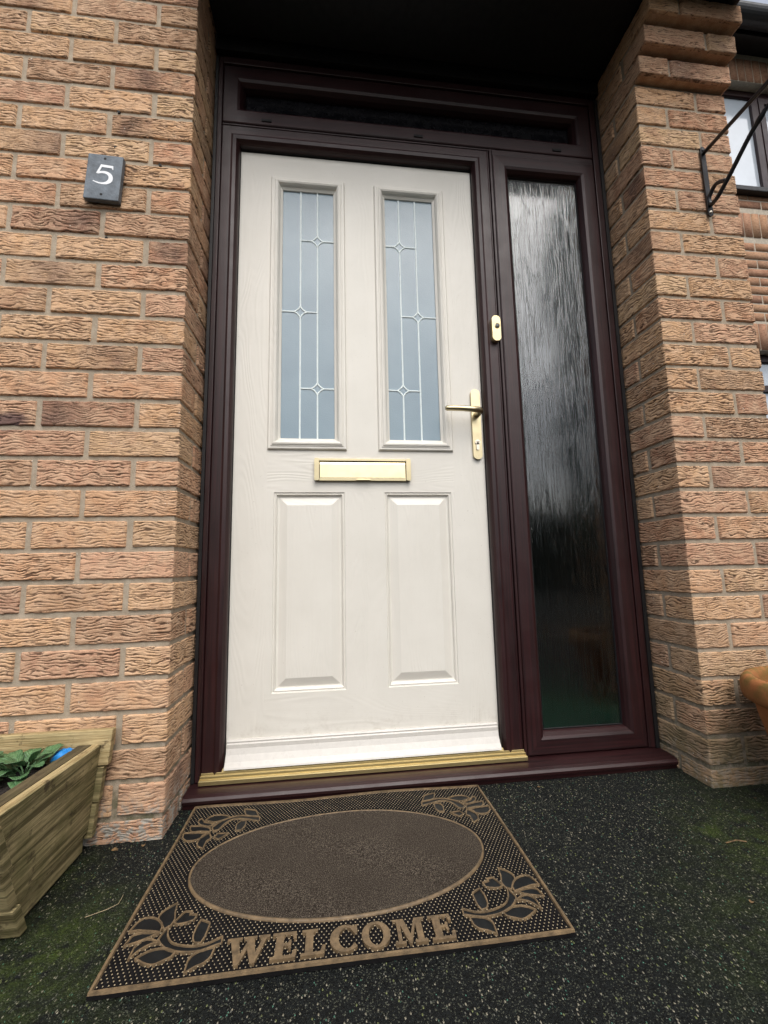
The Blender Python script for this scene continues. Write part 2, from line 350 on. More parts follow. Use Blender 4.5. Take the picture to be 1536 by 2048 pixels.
class MB:
    """collects simple solids (with UVs running along their length)"""
    def __init__(s): s.V = []; s.F = []; s.U = []
    def add(s, V, F, U=None):
        b = len(s.V); s.V += [tuple(v) for v in V]
        for i, f in enumerate(F):
            s.F.append(tuple(b+j for j in f)); s.U += (list(U[i]) if U else [(0, 0)]*len(f))
    def hexa(s, P, axis=None):
        """8 corners: bottom ring 0-3, top ring 4-7"""
        P = [Vector(p) for p in P]
        F = [(3, 2, 1, 0), (4, 5, 6, 7), (0, 1, 5, 4), (1, 2, 6, 5), (2, 3, 7, 6), (3, 0, 4, 7)]
        ext = [max(p[i] for p in P)-min(p[i] for p in P) for i in range(3)]
        L = axis if axis is not None else ext.index(max(ext))
        o1, o2 = [i for i in range(3) if i != L]; off = random.random()*7
        U = []
        for f in F:
            e = [max(P[j][i] for j in f)-min(P[j][i] for j in f) for i in range(3)]
            v = o1 if e[o1] > e[o2] else o2
            U.append([(P[j][L]+off, P[j][v]+off*3.1) for j in f])
        s.add(P, F, U)
    def box(s, a, b, axis=None):
        x0, y0, z0 = a; x1, y1, z1 = b
        s.hexa([(x0, y0, z0), (x1, y0, z0), (x1, y1, z0), (x0, y1, z0), (x0, y0, z1), (x1, y0, z1), (x1, y1, z1), (x0, y1, z1)], axis)
    def ring(s, x0, x1, z0, z1, prof, y0, sides='LRTB'):
        """mitred picture-frame: prof = [(inset, dy)], dy<0 towards the viewer"""
        def rect(i): return [(x0+i, z0+i), (x1-i, z0+i), (x1-i, z1-i), (x0+i, z1-i)]
        d = 0; sd = 'BRTL'
        for (i0, a), (i1, b) in zip(prof, prof[1:]):
            d1 = d+math.hypot(i1-i0, b-a); R0, R1 = rect(i0), rect(i1)
            for k in range(4):
                if sd[k] not in sides: continue
                k2 = (k+1) % 4
                p = [(R0[k][0], y0+a, R0[k][1]), (R0[k2][0], y0+a, R0[k2][1]), (R1[k2][0], y0+b, R1[k2][1]), (R1[k][0], y0+b, R1[k][1])]
                ax = 0 if k % 2 == 0 else 2; o = k*1.37+x0
                s.add(p, [(0, 1, 2, 3)], [[(p[0][ax]+o, d+o), (p[1][ax]+o, d+o), (p[2][ax]+o, d1+o), (p[3][ax]+o, d1+o)]])
            d = d1
    def tube(s, pts, r, n=10, cap=True, flat=1.0):
        pts = [Vector(p) for p in pts]; rs = r if isinstance(r, (list, tuple)) else [r]*len(pts)
        b = len(s.V); up = None; length = 0
        for i, p in enumerate(pts):
            t = (pts[min(i+1, len(pts)-1)]-pts[max(i-1, 0)]).normalized()
            if up is None:
                up = Vector((0, 0, 1)) if abs(t.z) < .9 else Vector((1, 0, 0))
            a = t.cross(up).normalized(); c = a.cross(t).normalized(); up = c
            for k in range(n):
                an = 2*math.pi*k/n; s.V.append(tuple(p+a*math.cos(an)*rs[i]+c*math.sin(an)*rs[i]*flat))
        for i in range(len(pts)-1):
            for k in range(n):
                k2 = (k+1) % n
                s.F.append((b+i*n+k, b+i*n+k2, b+(i+1)*n+k2, b+(i+1)*n+k)); s.U += [(i, k), (i, k2), (i+1, k2), (i+1, k)]
        if cap:
            s.F.append(tuple(b+k for k in range(n))[::-1]); s.U += [(0, 0)]*n
            s.F.append(tuple(b+(len(pts)-1)*n+k for k in range(n))); s.U += [(0, 0)]*n
    def prism(s, poly, frame, h0, h1):
        """2D polygon (may be concave) extruded; frame(x,y,h)->point"""
        from mathutils.geometry import tessellate_polygon
        n = len(poly); b = [frame(x, y, h0) for x, y in poly]; t = [frame(x, y, h1) for x, y in poly]
        tr = tessellate_polygon([[Vector((x, y, 0)) for x, y in poly]])
        s.add(b+t, [tuple(n+i for i in f) for f in tr]+[tuple(f)[::-1] for f in tr]+[(i, (i+1) % n, n+(i+1) % n, n+i) for i in range(n)])
    def lathe(s, prof, center, n=48):
        b = len(s.V); cx, cy, cz = center
        for r, z in prof:
            for k in range(n):
                a = 2*math.pi*k/n; s.V.append((cx+r*math.cos(a), cy+r*math.sin(a), cz+z))
        for i in range(len(prof)-1):
            for k in range(n):
                k2 = (k+1) % n; s.F.append((b+i*n+k, b+i*n+k2, b+(i+1)*n+k2, b+(i+1)*n+k)); s.U += [(0, 0)]*4
    def build(s, name, mat, parent=None, smooth=False, bevel=0):
        return obj(name, s.V, s.F, mat, parent, uv=s.U, smooth=smooth, bevel=bevel)

# ------------------------------------------------------------------ brickwork
D, W = 0.1746, 1.3711
def vnoise(x, y, seed):
    xi = np.floor(x).astype(np.int64); yi = np.floor(y).astype(np.int64); fx = x-xi; fy = y-yi
    fx = fx*fx*(3-2*fx); fy = fy*fy*(3-2*fy)
    def h(a, b):
        n = (a*374761393+b*668265263+seed*974634777) & 0x7fffffff
        n = ((n ^ (n >> 13))*1274126177) & 0x7fffffff
        n = n ^ (n >> 16); return (n & 0xffff)/65535.0
    a, b, c, d = h(xi, yi), h(xi+1, yi), h(xi, yi+1), h(xi+1, yi+1)
    return (a*(1-fx)+b*fx)*(1-fy)+(c*(1-fx)+d*fx)*fy
def sstep(a, b, x): t = np.clip((x-a)/(b-a), 0, 1); return t*t*(3-2*t)

class Brickwork:
    def __init__(s): s.V = []; s.F = []; s.A = []; s.n = 0
    def path(s, pts):
        P = np.array(pts, float); L = np.r_[0, np.cumsum(np.linalg.norm(np.diff(P, axis=0), axis=1))]
        T = np.diff(P, axis=0)/np.diff(L)[:, None]; N = np.stack([T[:, 1], -T[:, 0]], 1)   # outward normal on the right of travel
        return P, L, N
    def brick(s, path, s0, s1, z0, z1, du=.0029, dv=.00125, lo=False):
        P, L, N = path; j = rng.uniform(-.0012, .0012, 4)
        s0 += j[0]; s1 += j[1]; z0 += j[2]*.7; z1 += j[3]*.7
        seed = int(rng.integers(1, 99999)); tone = rng.random(); out = rng.uniform(-.0012, .0012)
        dk = rng.random() < .22; dc = rng.uniform(s0, s1) if dk else 0
        if lo:
            S = np.array([s0, s0+.0015, s1-.0015, s1]); Z = np.array([z0, z0+.0015, z1-.0015, z1])
            for c in L[1:-1]:
                if s0 < c < s1: S = np.sort(np.r_[S, c])
        else:
            S = np.linspace(s0, s1, max(4, int((s1-s0)/du))); 
            for c in L[1:-1]:
                if s0 < c < s1: S[np.argmin(abs(S-c))] = c
            Z = np.linspace(z0, z1, int((z1-z0)/dv))
        SS, ZZ = np.meshgrid(S, Z, indexing='ij'); nu, nv = SS.shape
        d = np.minimum(np.minimum(SS-s0, s1-SS), np.minimum(ZZ-z0, z1-ZZ))
        if lo:
            h = np.where(d < .001, -.008, 0.0)+out; g = np.zeros_like(h)
        else:
            u, v = SS-s0, ZZ-z0
            dd = d+.0016*(vnoise(u/.009, v/.009, seed+5)-.5)
            wv = v+.014*(vnoise(u/.032, v/.030, seed)-.5)+.003*(vnoise(u/.011, v/.012, seed+1)-.5)
            g = np.zeros_like(u); n = np.zeros_like(u)
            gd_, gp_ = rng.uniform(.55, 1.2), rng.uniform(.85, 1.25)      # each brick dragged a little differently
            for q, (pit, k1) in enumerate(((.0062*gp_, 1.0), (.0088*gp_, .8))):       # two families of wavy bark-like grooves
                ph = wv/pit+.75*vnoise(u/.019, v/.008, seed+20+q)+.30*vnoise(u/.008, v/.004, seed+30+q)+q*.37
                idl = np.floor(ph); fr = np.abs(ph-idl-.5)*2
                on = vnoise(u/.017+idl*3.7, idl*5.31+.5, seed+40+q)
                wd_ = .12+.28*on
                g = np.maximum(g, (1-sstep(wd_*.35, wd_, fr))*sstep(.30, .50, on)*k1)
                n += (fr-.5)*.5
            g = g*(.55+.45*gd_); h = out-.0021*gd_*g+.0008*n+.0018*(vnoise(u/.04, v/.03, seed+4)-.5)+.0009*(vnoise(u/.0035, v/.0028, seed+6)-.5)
            h = h-.0075*(1-sstep(0, .0034, dd))
            h = np.where(d < .0003, -.0095, h)
        seg = np.clip(np.searchsorted(L, SS, side='right')-1, 0, len(N)-1)
        T0 = (P[1:]-P[:-1])/np.diff(L)[:, None]
        base = P[seg]+T0[seg]*(SS-L[seg])[..., None]
        nn = N[seg].copy()
        for ci, c in enumerate(L[1:-1]):
            wgt = np.clip(.5+(SS-c)/.007, 0, 1)[..., None]; near = (abs(SS-c) < .0035)[..., None]
            bl = N[ci]*(1-wgt)+N[ci+1]*wgt
            nn = np.where(near, bl, nn)
            h = h-.0022*np.clip(1-abs(SS-c)/.004, 0, 1)
        xy = base+nn*h[..., None]
        V = np.concatenate([xy, ZZ[..., None]], 2).reshape(-1, 3)
        idx = np.arange(nu*nv).reshape(nu, nv)+s.n
        F = np.stack([idx[:-1, :-1], idx[1:, :-1], idx[1:, 1:], idx[:-1, 1:]], -1).reshape(-1, 4)
        dm = np.clip(1-abs(SS-dc)/.11, 0, 1)*rng.uniform(.4, .95) if dk else np.zeros_like(SS)
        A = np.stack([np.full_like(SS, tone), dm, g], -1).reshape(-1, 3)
        s.V.append(V); s.F.append(F); s.A.append(A); s.n += len(V)
    def build(s, name, mat, parent, smooth=True):
        return obj(name, np.concatenate(s.V), np.concatenate(s.F), mat, parent, smooth=smooth, attr=np.concatenate(s.A))
def zc(k): return .05+.075*k      # centre line of the bed joint under course k

# --- left wall with the door reveal
wl = thing('brick_wall', 'tan rustic brick wall left of the door, carrying the slate number plaque', 'wall', (-.9, -D, 0))
bw = Brickwork(); X0 = -1.9
pa = bw.path([(X0, -D), (0, -D), (0, .045)]); cL = -X0
for k in range(-1, 34):
    z0, z1 = zc(k)+.0042, zc(k)+.0708
    if k % 2: j = cL-.215; e = cL+.1025
    else: j = cL-.1025; e = cL+.2
    bw.brick(pa, j, min(e, cL+.2196), z0, z1)
    if k % 2: bw.brick(pa, cL+.1125, cL+.2196, z0, z1)
    s1 = j-.01
    while s1 > .02:
        s0 = max(0, s1-.215); bw.brick(pa, s0, s1, z0, z1, lo=(s1 < cL-.68)); s1 = s0-.01
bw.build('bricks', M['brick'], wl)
mb = MB(); mb.box((X0, -D+.0050, -.06), (-.0050, .10, 2.60)); mb.build('mortar', M['mortar'], wl)
# fixing holes left in the joints
mb = MB()
for hx, hz in ((-.197, 1.853), (-.199, 1.742), (-.206, 1.47), (-.33, .93), (-.083, 1.70)):
    mb.tube([(hx, -D+.001, hz), (hx, -D+.012, hz)], .004, 8)
mb.build('drilled_hole', M['hole'], wl)

# --- right pier with corbelled head
pr = thing('brick_pier', 'corbelled tan brick pier right of the side window with iron bracket screwed to it', 'pier', (W+.16, -D, 0))
bw = Brickwork(); cb = Brickwork(); PW = .3275
for k in range(-1, 31):
    z0, z1 = zc(k)+.0042, zc(k)+.0708
    p = max(0, k-27)*.03; DD = D+p
    B = cb if p else bw
    pa = B.path([(W, .045), (W, -DD), (W+PW, -DD), (W+PW, .16)]); c1 = .045+DD; c2 = c1+PW
    if k % 2:
        B.brick(pa, 0, c1-.1125, z0, z1); B.brick(pa, c1-.1025, c1+.215, z0, z1); B.brick(pa, c1+.225, c2+.20, z0, z1)
    else:
        B.brick(pa, .0, c1+.1025, z0, z1); B.brick(pa, c1+.1125, c2+.1025, z0, z1); B.brick(pa, c2+.1125, c2+.3, z0, z1)
    if p:
        q = cb.n
        x0, x1, y0, y1 = W+.006, W+PW-.006, -DD+.004, -D+.02
        u = np.array([(x0, y0, z0), (x1, y0, z0), (x1, y1, z0), (x0, y1, z0)], float)
        nx, ny = 40, 12
        gx, gy = np.meshgrid(np.linspace(x0, x1, nx), np.linspace(y0, y1, ny), indexing='ij')
        V = np.stack([gx, gy, np.full_like(gx, z0+.0005)+.002*vnoise(gx/.02, gy/.02, k)], -1).reshape(-1, 3)
        idx = np.arange(nx*ny).reshape(nx, ny)+cb.n
        F = np.stack([idx[:-1, :-1], idx[:-1, 1:], idx[1:, 1:], idx[1:, :-1]], -1).reshape(-1, 4)
        cb.V.append(V); cb.F.append(F); cb.A.append(np.tile([[.7, 0, .1]], (len(V), 1))); cb.n += len(V)
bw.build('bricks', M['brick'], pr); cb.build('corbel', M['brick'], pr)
mb = MB(); mb.box((W+.0050, -D+.0050, -.06), (W+PW-.0050, .10, 2.375))
for p in (1, 2, 3):
    mb.box((W+.0075, -D-.03*p+.0075, zc(27+p)+.008), (W+PW-.0075, -D-.03*p+.04, zc(28+p)-.001))
mb.build('mortar', M['mortar'], pr)

# --- house wing set back on the right
YB = 1.42
wg = thing('house_wing', 'set-back brick wing of the house with windows, soldier courses and a black gutter', 'house', (3.4, YB, 0))
bw = Brickwork(); XW0, XW1 = 1.70, 6.2
pa = bw.path([(XW0, YB), (XW1, YB)])
WU = (3.40, 4.75, 3.55, 4.60); WD = (3.40, 4.75, 1.10, 2.18)
def openings(z0, z1, a, b):
    segs = [(a, b)]
    for x0, x1, q0, q1 in (WU, WD):
        if z1 > q0+.01 and z0 < q1-.01:
            segs = [t for s in segs for t in ((s[0], min(s[1], x0)), (max(s[0], x1), s[1])) if t[1]-t[0] > .03]
    return segs
sold = bw; psd = sold.path([(XW0, YB-.002), (XW1, YB-.002)])
bands = [(2.18, 2.40, 3.2, 4.9), (3.135, 3.35, XW0, XW1), (4.60, 4.82, 3.2, 4.9)]
z = .0
zs = []
zz = .02
while zz < 4.8:
    zs.append(zz); zz += .075
for k, z0 in enumerate(zs):
    z0, z1 = z0, z0+.065
    x = XW0+(-.1125 if k % 2 else 0)
    while x < XW1-.02:
        a, b = max(XW0, x), min(XW1, x+.215); x += .225
        segs = openings(z0, z1, a, b)
        for bz0, bz1, bx0, bx1 in bands:
            if z1 > bz0+.01 and z0 < bz1-.01:
                segs = [t for s in segs for t in ((s[0], min(s[1], bx0)), (max(s[0], bx1), s[1])) if t[1]-t[0] > .03]
        for a, b in segs:
            if b > 2.9: bw.brick(pa, a-XW0, b-XW0, z0, z1, lo=True)
for bz0, bz1, bx0, bx1 in bands:
    x = max(bx0, 2.9)
    while x < bx1-.05:
        sold.brick(psd, x-XW0, x+.065-XW0, bz0+.003, bz1-.004, lo=True); x += .075
bw.build('bricks', M['brick_far'], wg, False)
mb = MB()
mb.box((XW0+.05, YB+.0035, -.05), (3.40, YB+.28, 4.87)); mb.box((4.75, YB+.0035, -.05), (XW1, YB+.28, 4.87))
mb.box((3.40, YB+.0035, -.05), (4.75, YB+.28, 1.10)); mb.box((3.40, YB+.0035, 2.18), (4.75, YB+.28, 3.55)); mb.box((3.40, YB+.0035, 4.60), (4.75, YB+.28, 4.87))
mb.build('mortar', M['mortar_far'], wg)
for (x0, x1, z0, z1) in (WU, WD):
    fr = MB(); prof = [(0, .03), (0, 0), (.055, 0), (.062, .012), (.062, .03)]
    fr.ring(x0, x1, z0, z1, prof, YB+.07)
    xm = 4.00
    fr.box((xm-.03, YB+.068, z0+.062), (xm+.035, YB+.1, z1-.062), 2)
    fr.ring(xm+.037, x1-.064, z0+.064, z1-.064, [(0, .02), (0, -.008), (.05, -.008), (.056, .004), (.056, .02)], YB+.07)
    if z0 < 2: fr.box((x0+.062, YB+.071, z1-.30), (xm-.03, YB+.1, z1-.25), 0)
    f = fr.build('window', M['frame'], wg)
    g = MB(); g.box((x0+.05, YB+.093, z0+.05), (x1-.05, YB+.099, z1-.05)); g.build('pane', M['farglass'], f)
    s_ = MB(); s_.box((x0-.02, YB-.05, z0-.045), (x1+.02, YB+.13, z0-.002)); s_.build('sill', M['seal'], f, bevel=.006)
# eaves
mb = MB(); mb.box((1.75, 1.30, 4.875), (XW1, YB+.3, 4.895)); mb.build('soffit_board', M['black'], wg)
mb = MB(); mb.box((1.75, 1.278, 4.84), (XW1, 1.298, 5.0)); mb.build('fascia', M['black'], wg)
mb = MB(); pts = []
n = 14; R_ = .075
for xx in (1.75, XW1):
    for k in range(n+1):
        a = math.pi+math.pi*k/n; pts.append((xx, 1.201+R_*math.cos(a), 4.905+R_*math.sin(a)*1.05))
    for k in range(n+1):
        a = 2*math.pi-math.pi*k/n; pts.append((xx, 1.201+(R_-.004)*math.cos(a), 4.905+(R_-.004)*math.sin(a)*1.05))
m_ = 2*(n+1)
mb.add(pts, [(i, (i+1) % m_, m_+(i+1) % m_, m_+i) for i in range(m_)]+[tuple(range(m_))])
mb.build('gutter', M['gutter'], wg, smooth=False)
mb = MB(); mb.hexa([(1.75, 1.25, 5.0), (XW1, 1.25, 5.0), (XW1, 5.0, 7.3), (1.75, 5.0, 7.3), (1.75, 1.25, 5.05), (XW1, 1.25, 5.05), (XW1, 5.0, 7.36), (1.75, 5.0, 7.36)]); mb.build('roof', M['tile'], wg)

# --- porch head: black soffit and board above the opening
ps = thing('porch_canopy', 'black painted canopy ceiling over the front door between the brick walls', 'canopy', (.68, -.1, 2.36))
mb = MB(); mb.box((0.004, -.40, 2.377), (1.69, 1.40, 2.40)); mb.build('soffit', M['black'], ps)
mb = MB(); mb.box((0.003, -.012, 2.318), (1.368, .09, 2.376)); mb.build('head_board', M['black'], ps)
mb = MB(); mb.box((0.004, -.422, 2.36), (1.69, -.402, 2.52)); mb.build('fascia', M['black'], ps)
mb = MB(); mb.hexa([(0.004, -.44, 2.522), (1.69, -.44, 2.522), (1.69, 1.40, 3.1), (0.004, 1.40, 3.1), (0.004, -.44, 2.56), (1.69, -.44, 2.56), (1.69, 1.40, 3.14), (0.004, 1.40, 3.14)]); mb.build('roof', M['tile'], ps)

# ------------------------------------------------------------------ ground
g = MB(); g.box((-60, -80, -.3), (60, 60, 0)); go = g.build('ground', M['ground']); tag(go, 'dark rubber crumb paving with tan and green flecks', 'ground', kind='structure')

# ------------------------------------------------------------------ door frame
df = thing('door_frame', 'dark rosewood door frame with fanlight above and tall side window', 'door frame', (W/2, 0, .04))
mb = MB()                                             # outer extension strips against the brick
mb.box((.004, -.006, .035), (.013, .06, 2.30), 2); mb.box((1.352, -.006, .035), (1.364, .06, 2.30), 2)
mb.build('edge_seal', M['seal'], df)
mb = MB(); mb.box((.0135, -.004, .036), (.0275, .07, 2.30), 2); mb.box((1.330, -.004, .036), (1.3515, .07, 2.30), 2)
mb.box((.0275, .004, 2.052), (1.330, .07, 2.058), 0)
mb.box((.0275, -.006, 2.275), (1.330, .07, 2.300), 0)
mb.build('cover_strip', M['frame'], df, bevel=.0015)
# main door frame ring (three sides)
prof = [(0, .05), (0, .002), (.003, 0), (.030, 0), (.036, -.002), (.046, .001), (.052, .010), (.0545, .016), (.0545, .032)]
mb = MB(); mb.ring(.028, .9295, -.02, 2.046, prof, 0, 'LRT')
o_ = mb.build('door_surround', M['frame'], df)
bm_cut = [v for v in o_.data.vertices]
for v in bm_cut:
    if v.co.z+.04 < .045: v.co.z = .0455-.04          # square off the jamb feet on the threshold
mb = MB(); mb.ring(.0820, .8760, -.05, 1.9920, [(0, -.002), (.0012, -.003), (.0022, -.001), (.0022, .006)], .031, 'LRT')
o_ = mb.build('weather_seal', M['seal'], df)
for v in o_.data.vertices:
    if v.co.z+.04 < .045: v.co.z = .005
# mullion cover strips between door and side window
mb = MB(); mb.box((.9300, .004, .036), (.9345, .06, 2.05), 2); mb.box((.9355, -.0035, .036), (.9425, .06, 2.05), 2); mb.box((.9435, .004, .036), (.9470, .06, 2.05), 2)
mb.build('mullion_strip', M['frame'], df, bevel=.001)
# side window
sw = MB()
sw.ring(.9475, 1.3295, .037, 2.034, [(0, .05), (0, .002), (.003, 0), (.042, -.001), (.050, .003), (.057, .014), (.060, .024), (.060, .04)], 0)
sw.box((.948, .003, 2.0345), (1.329, .05, 2.052), 0)
swo = sw.build('side_window', M['frame'], df)
mb = MB(); mb.box((1.003, .026, .09), (1.275, .032, 1.98)); mb.build('pane', M['sideglass'], swo)
mb = MB(); mb.ring(1.0072, 1.2698, .0968, 1.9742, [(0, .001), (.0035, -.001), (.005, .003)], .0235); mb.build('glazing_gasket', M['seal'], swo)
# fanlight
fl = MB(); fl.ring(.028, 1.3295, 2.0585, 2.2745, [(0, .05), (0, .002), (.003, 0), (.046, 0), (.054, .004), (.062, .016), (.066, .03), (.066, .045)], 0)
flo = fl.build('fanlight', M['frame'], df)
mb = MB(); mb.box((.09, .037, 2.118), (1.27, .042, 2.215)); mb.build('pane', mat_plain('dark_fanlight_glass', (.004, .004, .006), .25, kind='World'), flo)
for sx in (.170, .683, 1.192):
    mb = MB(); mb.box((sx-.016, -.0035, 2.070), (sx+.016, .0005, 2.079)); mb.build('drain_slot', M['hole'], flo, bevel=.001)
# sill
mb = MB()
secs = [(.06, .0335), (-.030, .0330), (-.055, .0310), (-.066, .0280), (-.0705, .0220), (-.069, .0150), (-.064, .0120), (-.061, .0005), (.06, .0005)]
V = []; n = len(secs)
xa, xb = .004, 1.366
for x in (xa, xb):
    for y, z in secs: V.append((x, y, z))
F = [(i, (i+1) % n, n+(i+1) % n, n+i) for i in range(n)]+[tuple(range(n)), tuple(range(n, 2*n))[::-1]]
U = [[(xa, i*.01), (xa, i*.01+.03), (xb, i*.01+.03), (xb, i*.01)] for i in range(n)]+[[(0, 0)]*n]*2
mb.add(V, F, U); mb.build('sill', M['frame'], df, smooth=False)
# hallway behind the side window
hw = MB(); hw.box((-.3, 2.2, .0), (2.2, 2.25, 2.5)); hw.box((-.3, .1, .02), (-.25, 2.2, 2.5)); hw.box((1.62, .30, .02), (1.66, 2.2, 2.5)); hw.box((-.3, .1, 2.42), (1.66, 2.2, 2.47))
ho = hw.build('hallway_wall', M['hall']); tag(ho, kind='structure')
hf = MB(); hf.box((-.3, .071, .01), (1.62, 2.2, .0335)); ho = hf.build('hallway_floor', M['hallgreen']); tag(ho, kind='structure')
# ------------------------------------------------------------------ front door
fd = thing('front_door', 'cream grained front door with two leaded glass lights above two raised panels', 'door', (.478, .033, .05))
YL = .033; LX0, LX1, LZ0, LZ1 = .0835, .8730, .05, 1.985
OPEN = [(.184, .427, .960, 1.897), (.527, .769, .960, 1.897), (.205, .419, .242, .827), (.543, .757, .242, .827)]
mb = MB()
def dq(x0, x1, z0, z1, vert, off):
    if vert: U = [(z0+off, x0+off), (z0+off, x1+off), (z1+off, x1+off), (z1+off, x0+off)]
    else: U = [(x0+off, z0+off), (x1+off, z0+off), (x1+off, z1+off), (x0+off, z1+off)]
    mb.add([(x0, YL, z0), (x1, YL, z0), (x1, YL, z1), (x0, YL, z1)], [(0, 1, 2, 3)], [U])
SX0, SX1 = .184, .769
dq(LX0, SX0, LZ0, LZ1, True, .3); dq(SX1, LX1, LZ0, LZ1, True, 1.9)
dq(SX0, SX1, 1.897, LZ1, False, 3.7); dq(SX0, SX1, .827, .960, False, 5.1); dq(SX0, SX1, LZ0, .242, False, 7.3)
dq(.427, .527, .960, 1.897, True, 2.6)
dq(SX0, .205, .242, .827, True, 4.4); dq(.419, .543, .242, .827, True, 6.2); dq(.757, SX1, .242, .827, True, 8.1)
# slab edges and back
mb.box((LX0, YL+.0005, LZ0), (.1835, YL+.044, LZ1)); mb.box((.7695, YL+.0005, LZ0), (LX1, YL+.044, LZ1)); mb.box((.184, YL+.0005, 1.8975), (.769, YL+.044, LZ1)); mb.box((.184, YL+.012, LZ0), (.769, YL+.044, .9595)); mb.box((.4275, YL+.0005, .96), (.5265, YL+.044, 1.897))
mb.build('door_leaf', M['door'], fd)
casprof = [(0, 0), (.0006, -.006), (.0035, -.0085), (.0095, -.0085), (.0105, -.0105), (.0135, -.0105), (.0150, -.0135), (.0195, -.0145), (.0240, -.0125), (.0280, -.0070), (.0305, -.0010), (.0325, .0005), (.0375, .0040), (.0380, .0100)]
for gi, (x0, x1, z0, z1) in enumerate(OPEN[:2]):
    c = MB(); c.ring(x0, x1, z0, z1, casprof, YL); co = c.build('glazing_surround', M['door'], fd)
    p = MB(); p.box((x0+.034, YL+.0085, z0+.034), (x1-.034, YL+.014, z1-.034)); p.build('glass', M['doorglass'], co)
    gx0, gx1, gz0, gz1 = x0+.038, x1-.038, z0+.038, z1-.038
    if gi == 0: va, vb, dd_ = .2805, .3355, [(.3355, 1.680, 0), (.2805, 1.424, 1), (.3355, 1.163, 0)]
    else: va, vb, dd_ = .6130, .6700, [(.6130, 1.680, 1), (.6700, 1.425, 0), (.6130, 1.165, 1)]
    L = MB(); yy = YL+.0082; r = .0027
    def strip(a, b): L.tube([(a[0], yy, a[1]), (b[0], yy, b[1])], r, 8, True)
    for vx in (va, vb):
        cuts = sorted([d[1] for d in dd_ if abs(d[0]-vx) < .001]); zz = gz0
        for cz in cuts: strip((vx, zz), (vx, cz-.020)); zz = cz+.020
        strip((vx, zz), (vx, gz1))
    for dx, dz, leftline in dd_:
        if leftline: xa, xb = gx0, vb
        else: xa, xb = va, gx1
        strip((xa, dz), (dx-.020, dz)); strip((dx+.020, dz), (xb, dz))
        for a, b in (((0, 1), (1, 0)), ((1, 0), (0, -1)), ((0, -1), (-1, 0)), ((-1, 0), (0, 1))):
            pts = []
            for t in range(7):
                t /= 6; mx, mz = .20*(a[0]+b[0]), .20*(a[1]+b[1])
                px = (1-t)**2*a[0]+2*t*(1-t)*(mx*1.4)+t*t*b[0]; pz = (1-t)**2*a[1]+2*t*(1-t)*(mz*1.4)+t*t*b[1]
                pts.append((dx+px*.0205, yy, dz+pz*.0205))
            L.tube(pts, r, 8)
    L.build('leading', M['lead'], co)
panprof = [(0, 0), (.001, .0025), (.0045, .0035), (.0065, .0015), (.0085, .0030), (.0100, .0085), (.0135, .0100), (.016, .0100), (.0400, .0015), (.0405, .0015)]
for (x0, x1, z0, z1) in OPEN[2:]:
    c = MB(); c.ring(x0, x1, z0, z1, panprof, YL)
    i = .0405; off = x0*9
    c.add([(x0+i, YL+.0015, z0+i), (x1-i, YL+.0015, z0+i), (x1-i, YL+.0015, z1-i), (x0+i, YL+.0015, z1-i)], [(0, 1, 2, 3)], [[(z0+off, x0+off), (z0+off, x1+off), (z1+off, x1+off), (z1+off, x0+off)]])
    c.build('raised_panel', M['door'], fd)
# weather bar
mb = MB(); wp = [(YL, .127), (YL-.006, .1265), (YL-.009, .123), (YL-.0085, .119), (YL-.011, .116), (YL-.012, .106), (YL-.018, .092), (YL-.027, .077), (YL-.036, .066), (YL-.038, .062), (YL-.034, .060), (YL, .060)]
V = []; n = len(wp)
for x in (.088, .8665):
    for y, z in wp: V.append((x, y, z))
mb.add(V, [(i, (i+1) % n, n+(i+1) % n, n+i) for i in range(n)]+[tuple(range(n)), tuple(range(n, 2*n))[::-1]], [[(0.1, i*.01), (.1, i*.01+.01), (.9, i*.01+.01), (.9, i*.01)] for i in range(n)]+[[(0, 0)]*n]*2)
mb.build('weather_bar', mat_plain('cream_weather_bar', (.52, .50, .46), .3, namt=.03, kind='World'), fd, smooth=False)
# threshold (fixed to the frame)
mb = MB(); V = []
tp = [(.06, .060), (.012, .060), (.010, .054), (.004, .054), (.002, .057), (-.001, .057), (-.002, .051), (-.007, .051), (-.008, .053), (-.011, .053), (-.012, .046), (-.018, .046), (-.020, .048), (-.023, .046), (-.024, .036), (.06, .036)]
n = len(tp)
for x in (.029, .935):
    for y, z in tp: V.append((x, y, z))
mb.add(V, [(i, (i+1) % n, n+(i+1) % n, n+i) for i in range(n)]+[tuple(range(n)), tuple(range(n, 2*n))[::-1]])
mb.build('threshold', M['gold'], df, bevel=.0006)
# letterbox
LB = (.3265, .6265, .8615, .9315)
def rrect(x0, x1, z0, z1, r, n=5):
    P = []
    for cx, cz, a0 in ((x1-r, z0+r, -90), (x1-r, z1-r, 0), (x0+r, z1-r, 90), (x0+r, z0+r, 180)):
        for k in range(n+1):
            a = rad(a0+90*k/n); P.append((cx+r*math.cos(a), cz+r*math.sin(a)))
    return P
def ontodoor(y0): return lambda x, z, h: (x, y0-h, z)
mb = MB(); x0, x1, z0, z1 = LB
mb.box((x0+.0152, YL-.010, z1-.007), (x1-.0152, YL-.0005, z1), 0); mb.box((x0+.0152, YL-.012, z0), (x1-.0152, YL-.0005, z0+.008), 0)
for a, b in ((x0, x0+.015), (x1-.015, x1)): mb.prism(rrect(a, b, z0, z1, .005), ontodoor(YL-.0005), 0, .0155)
lbx = mb.build('letterbox', M['brass'], fd, bevel=.0018)
mb = MB(); mb.box((x0+.0155, YL-.004, z0+.0085), (x1-.0155, YL-.0008, z1-.0075)); mb.build('letter_slot', M['hole'], lbx)
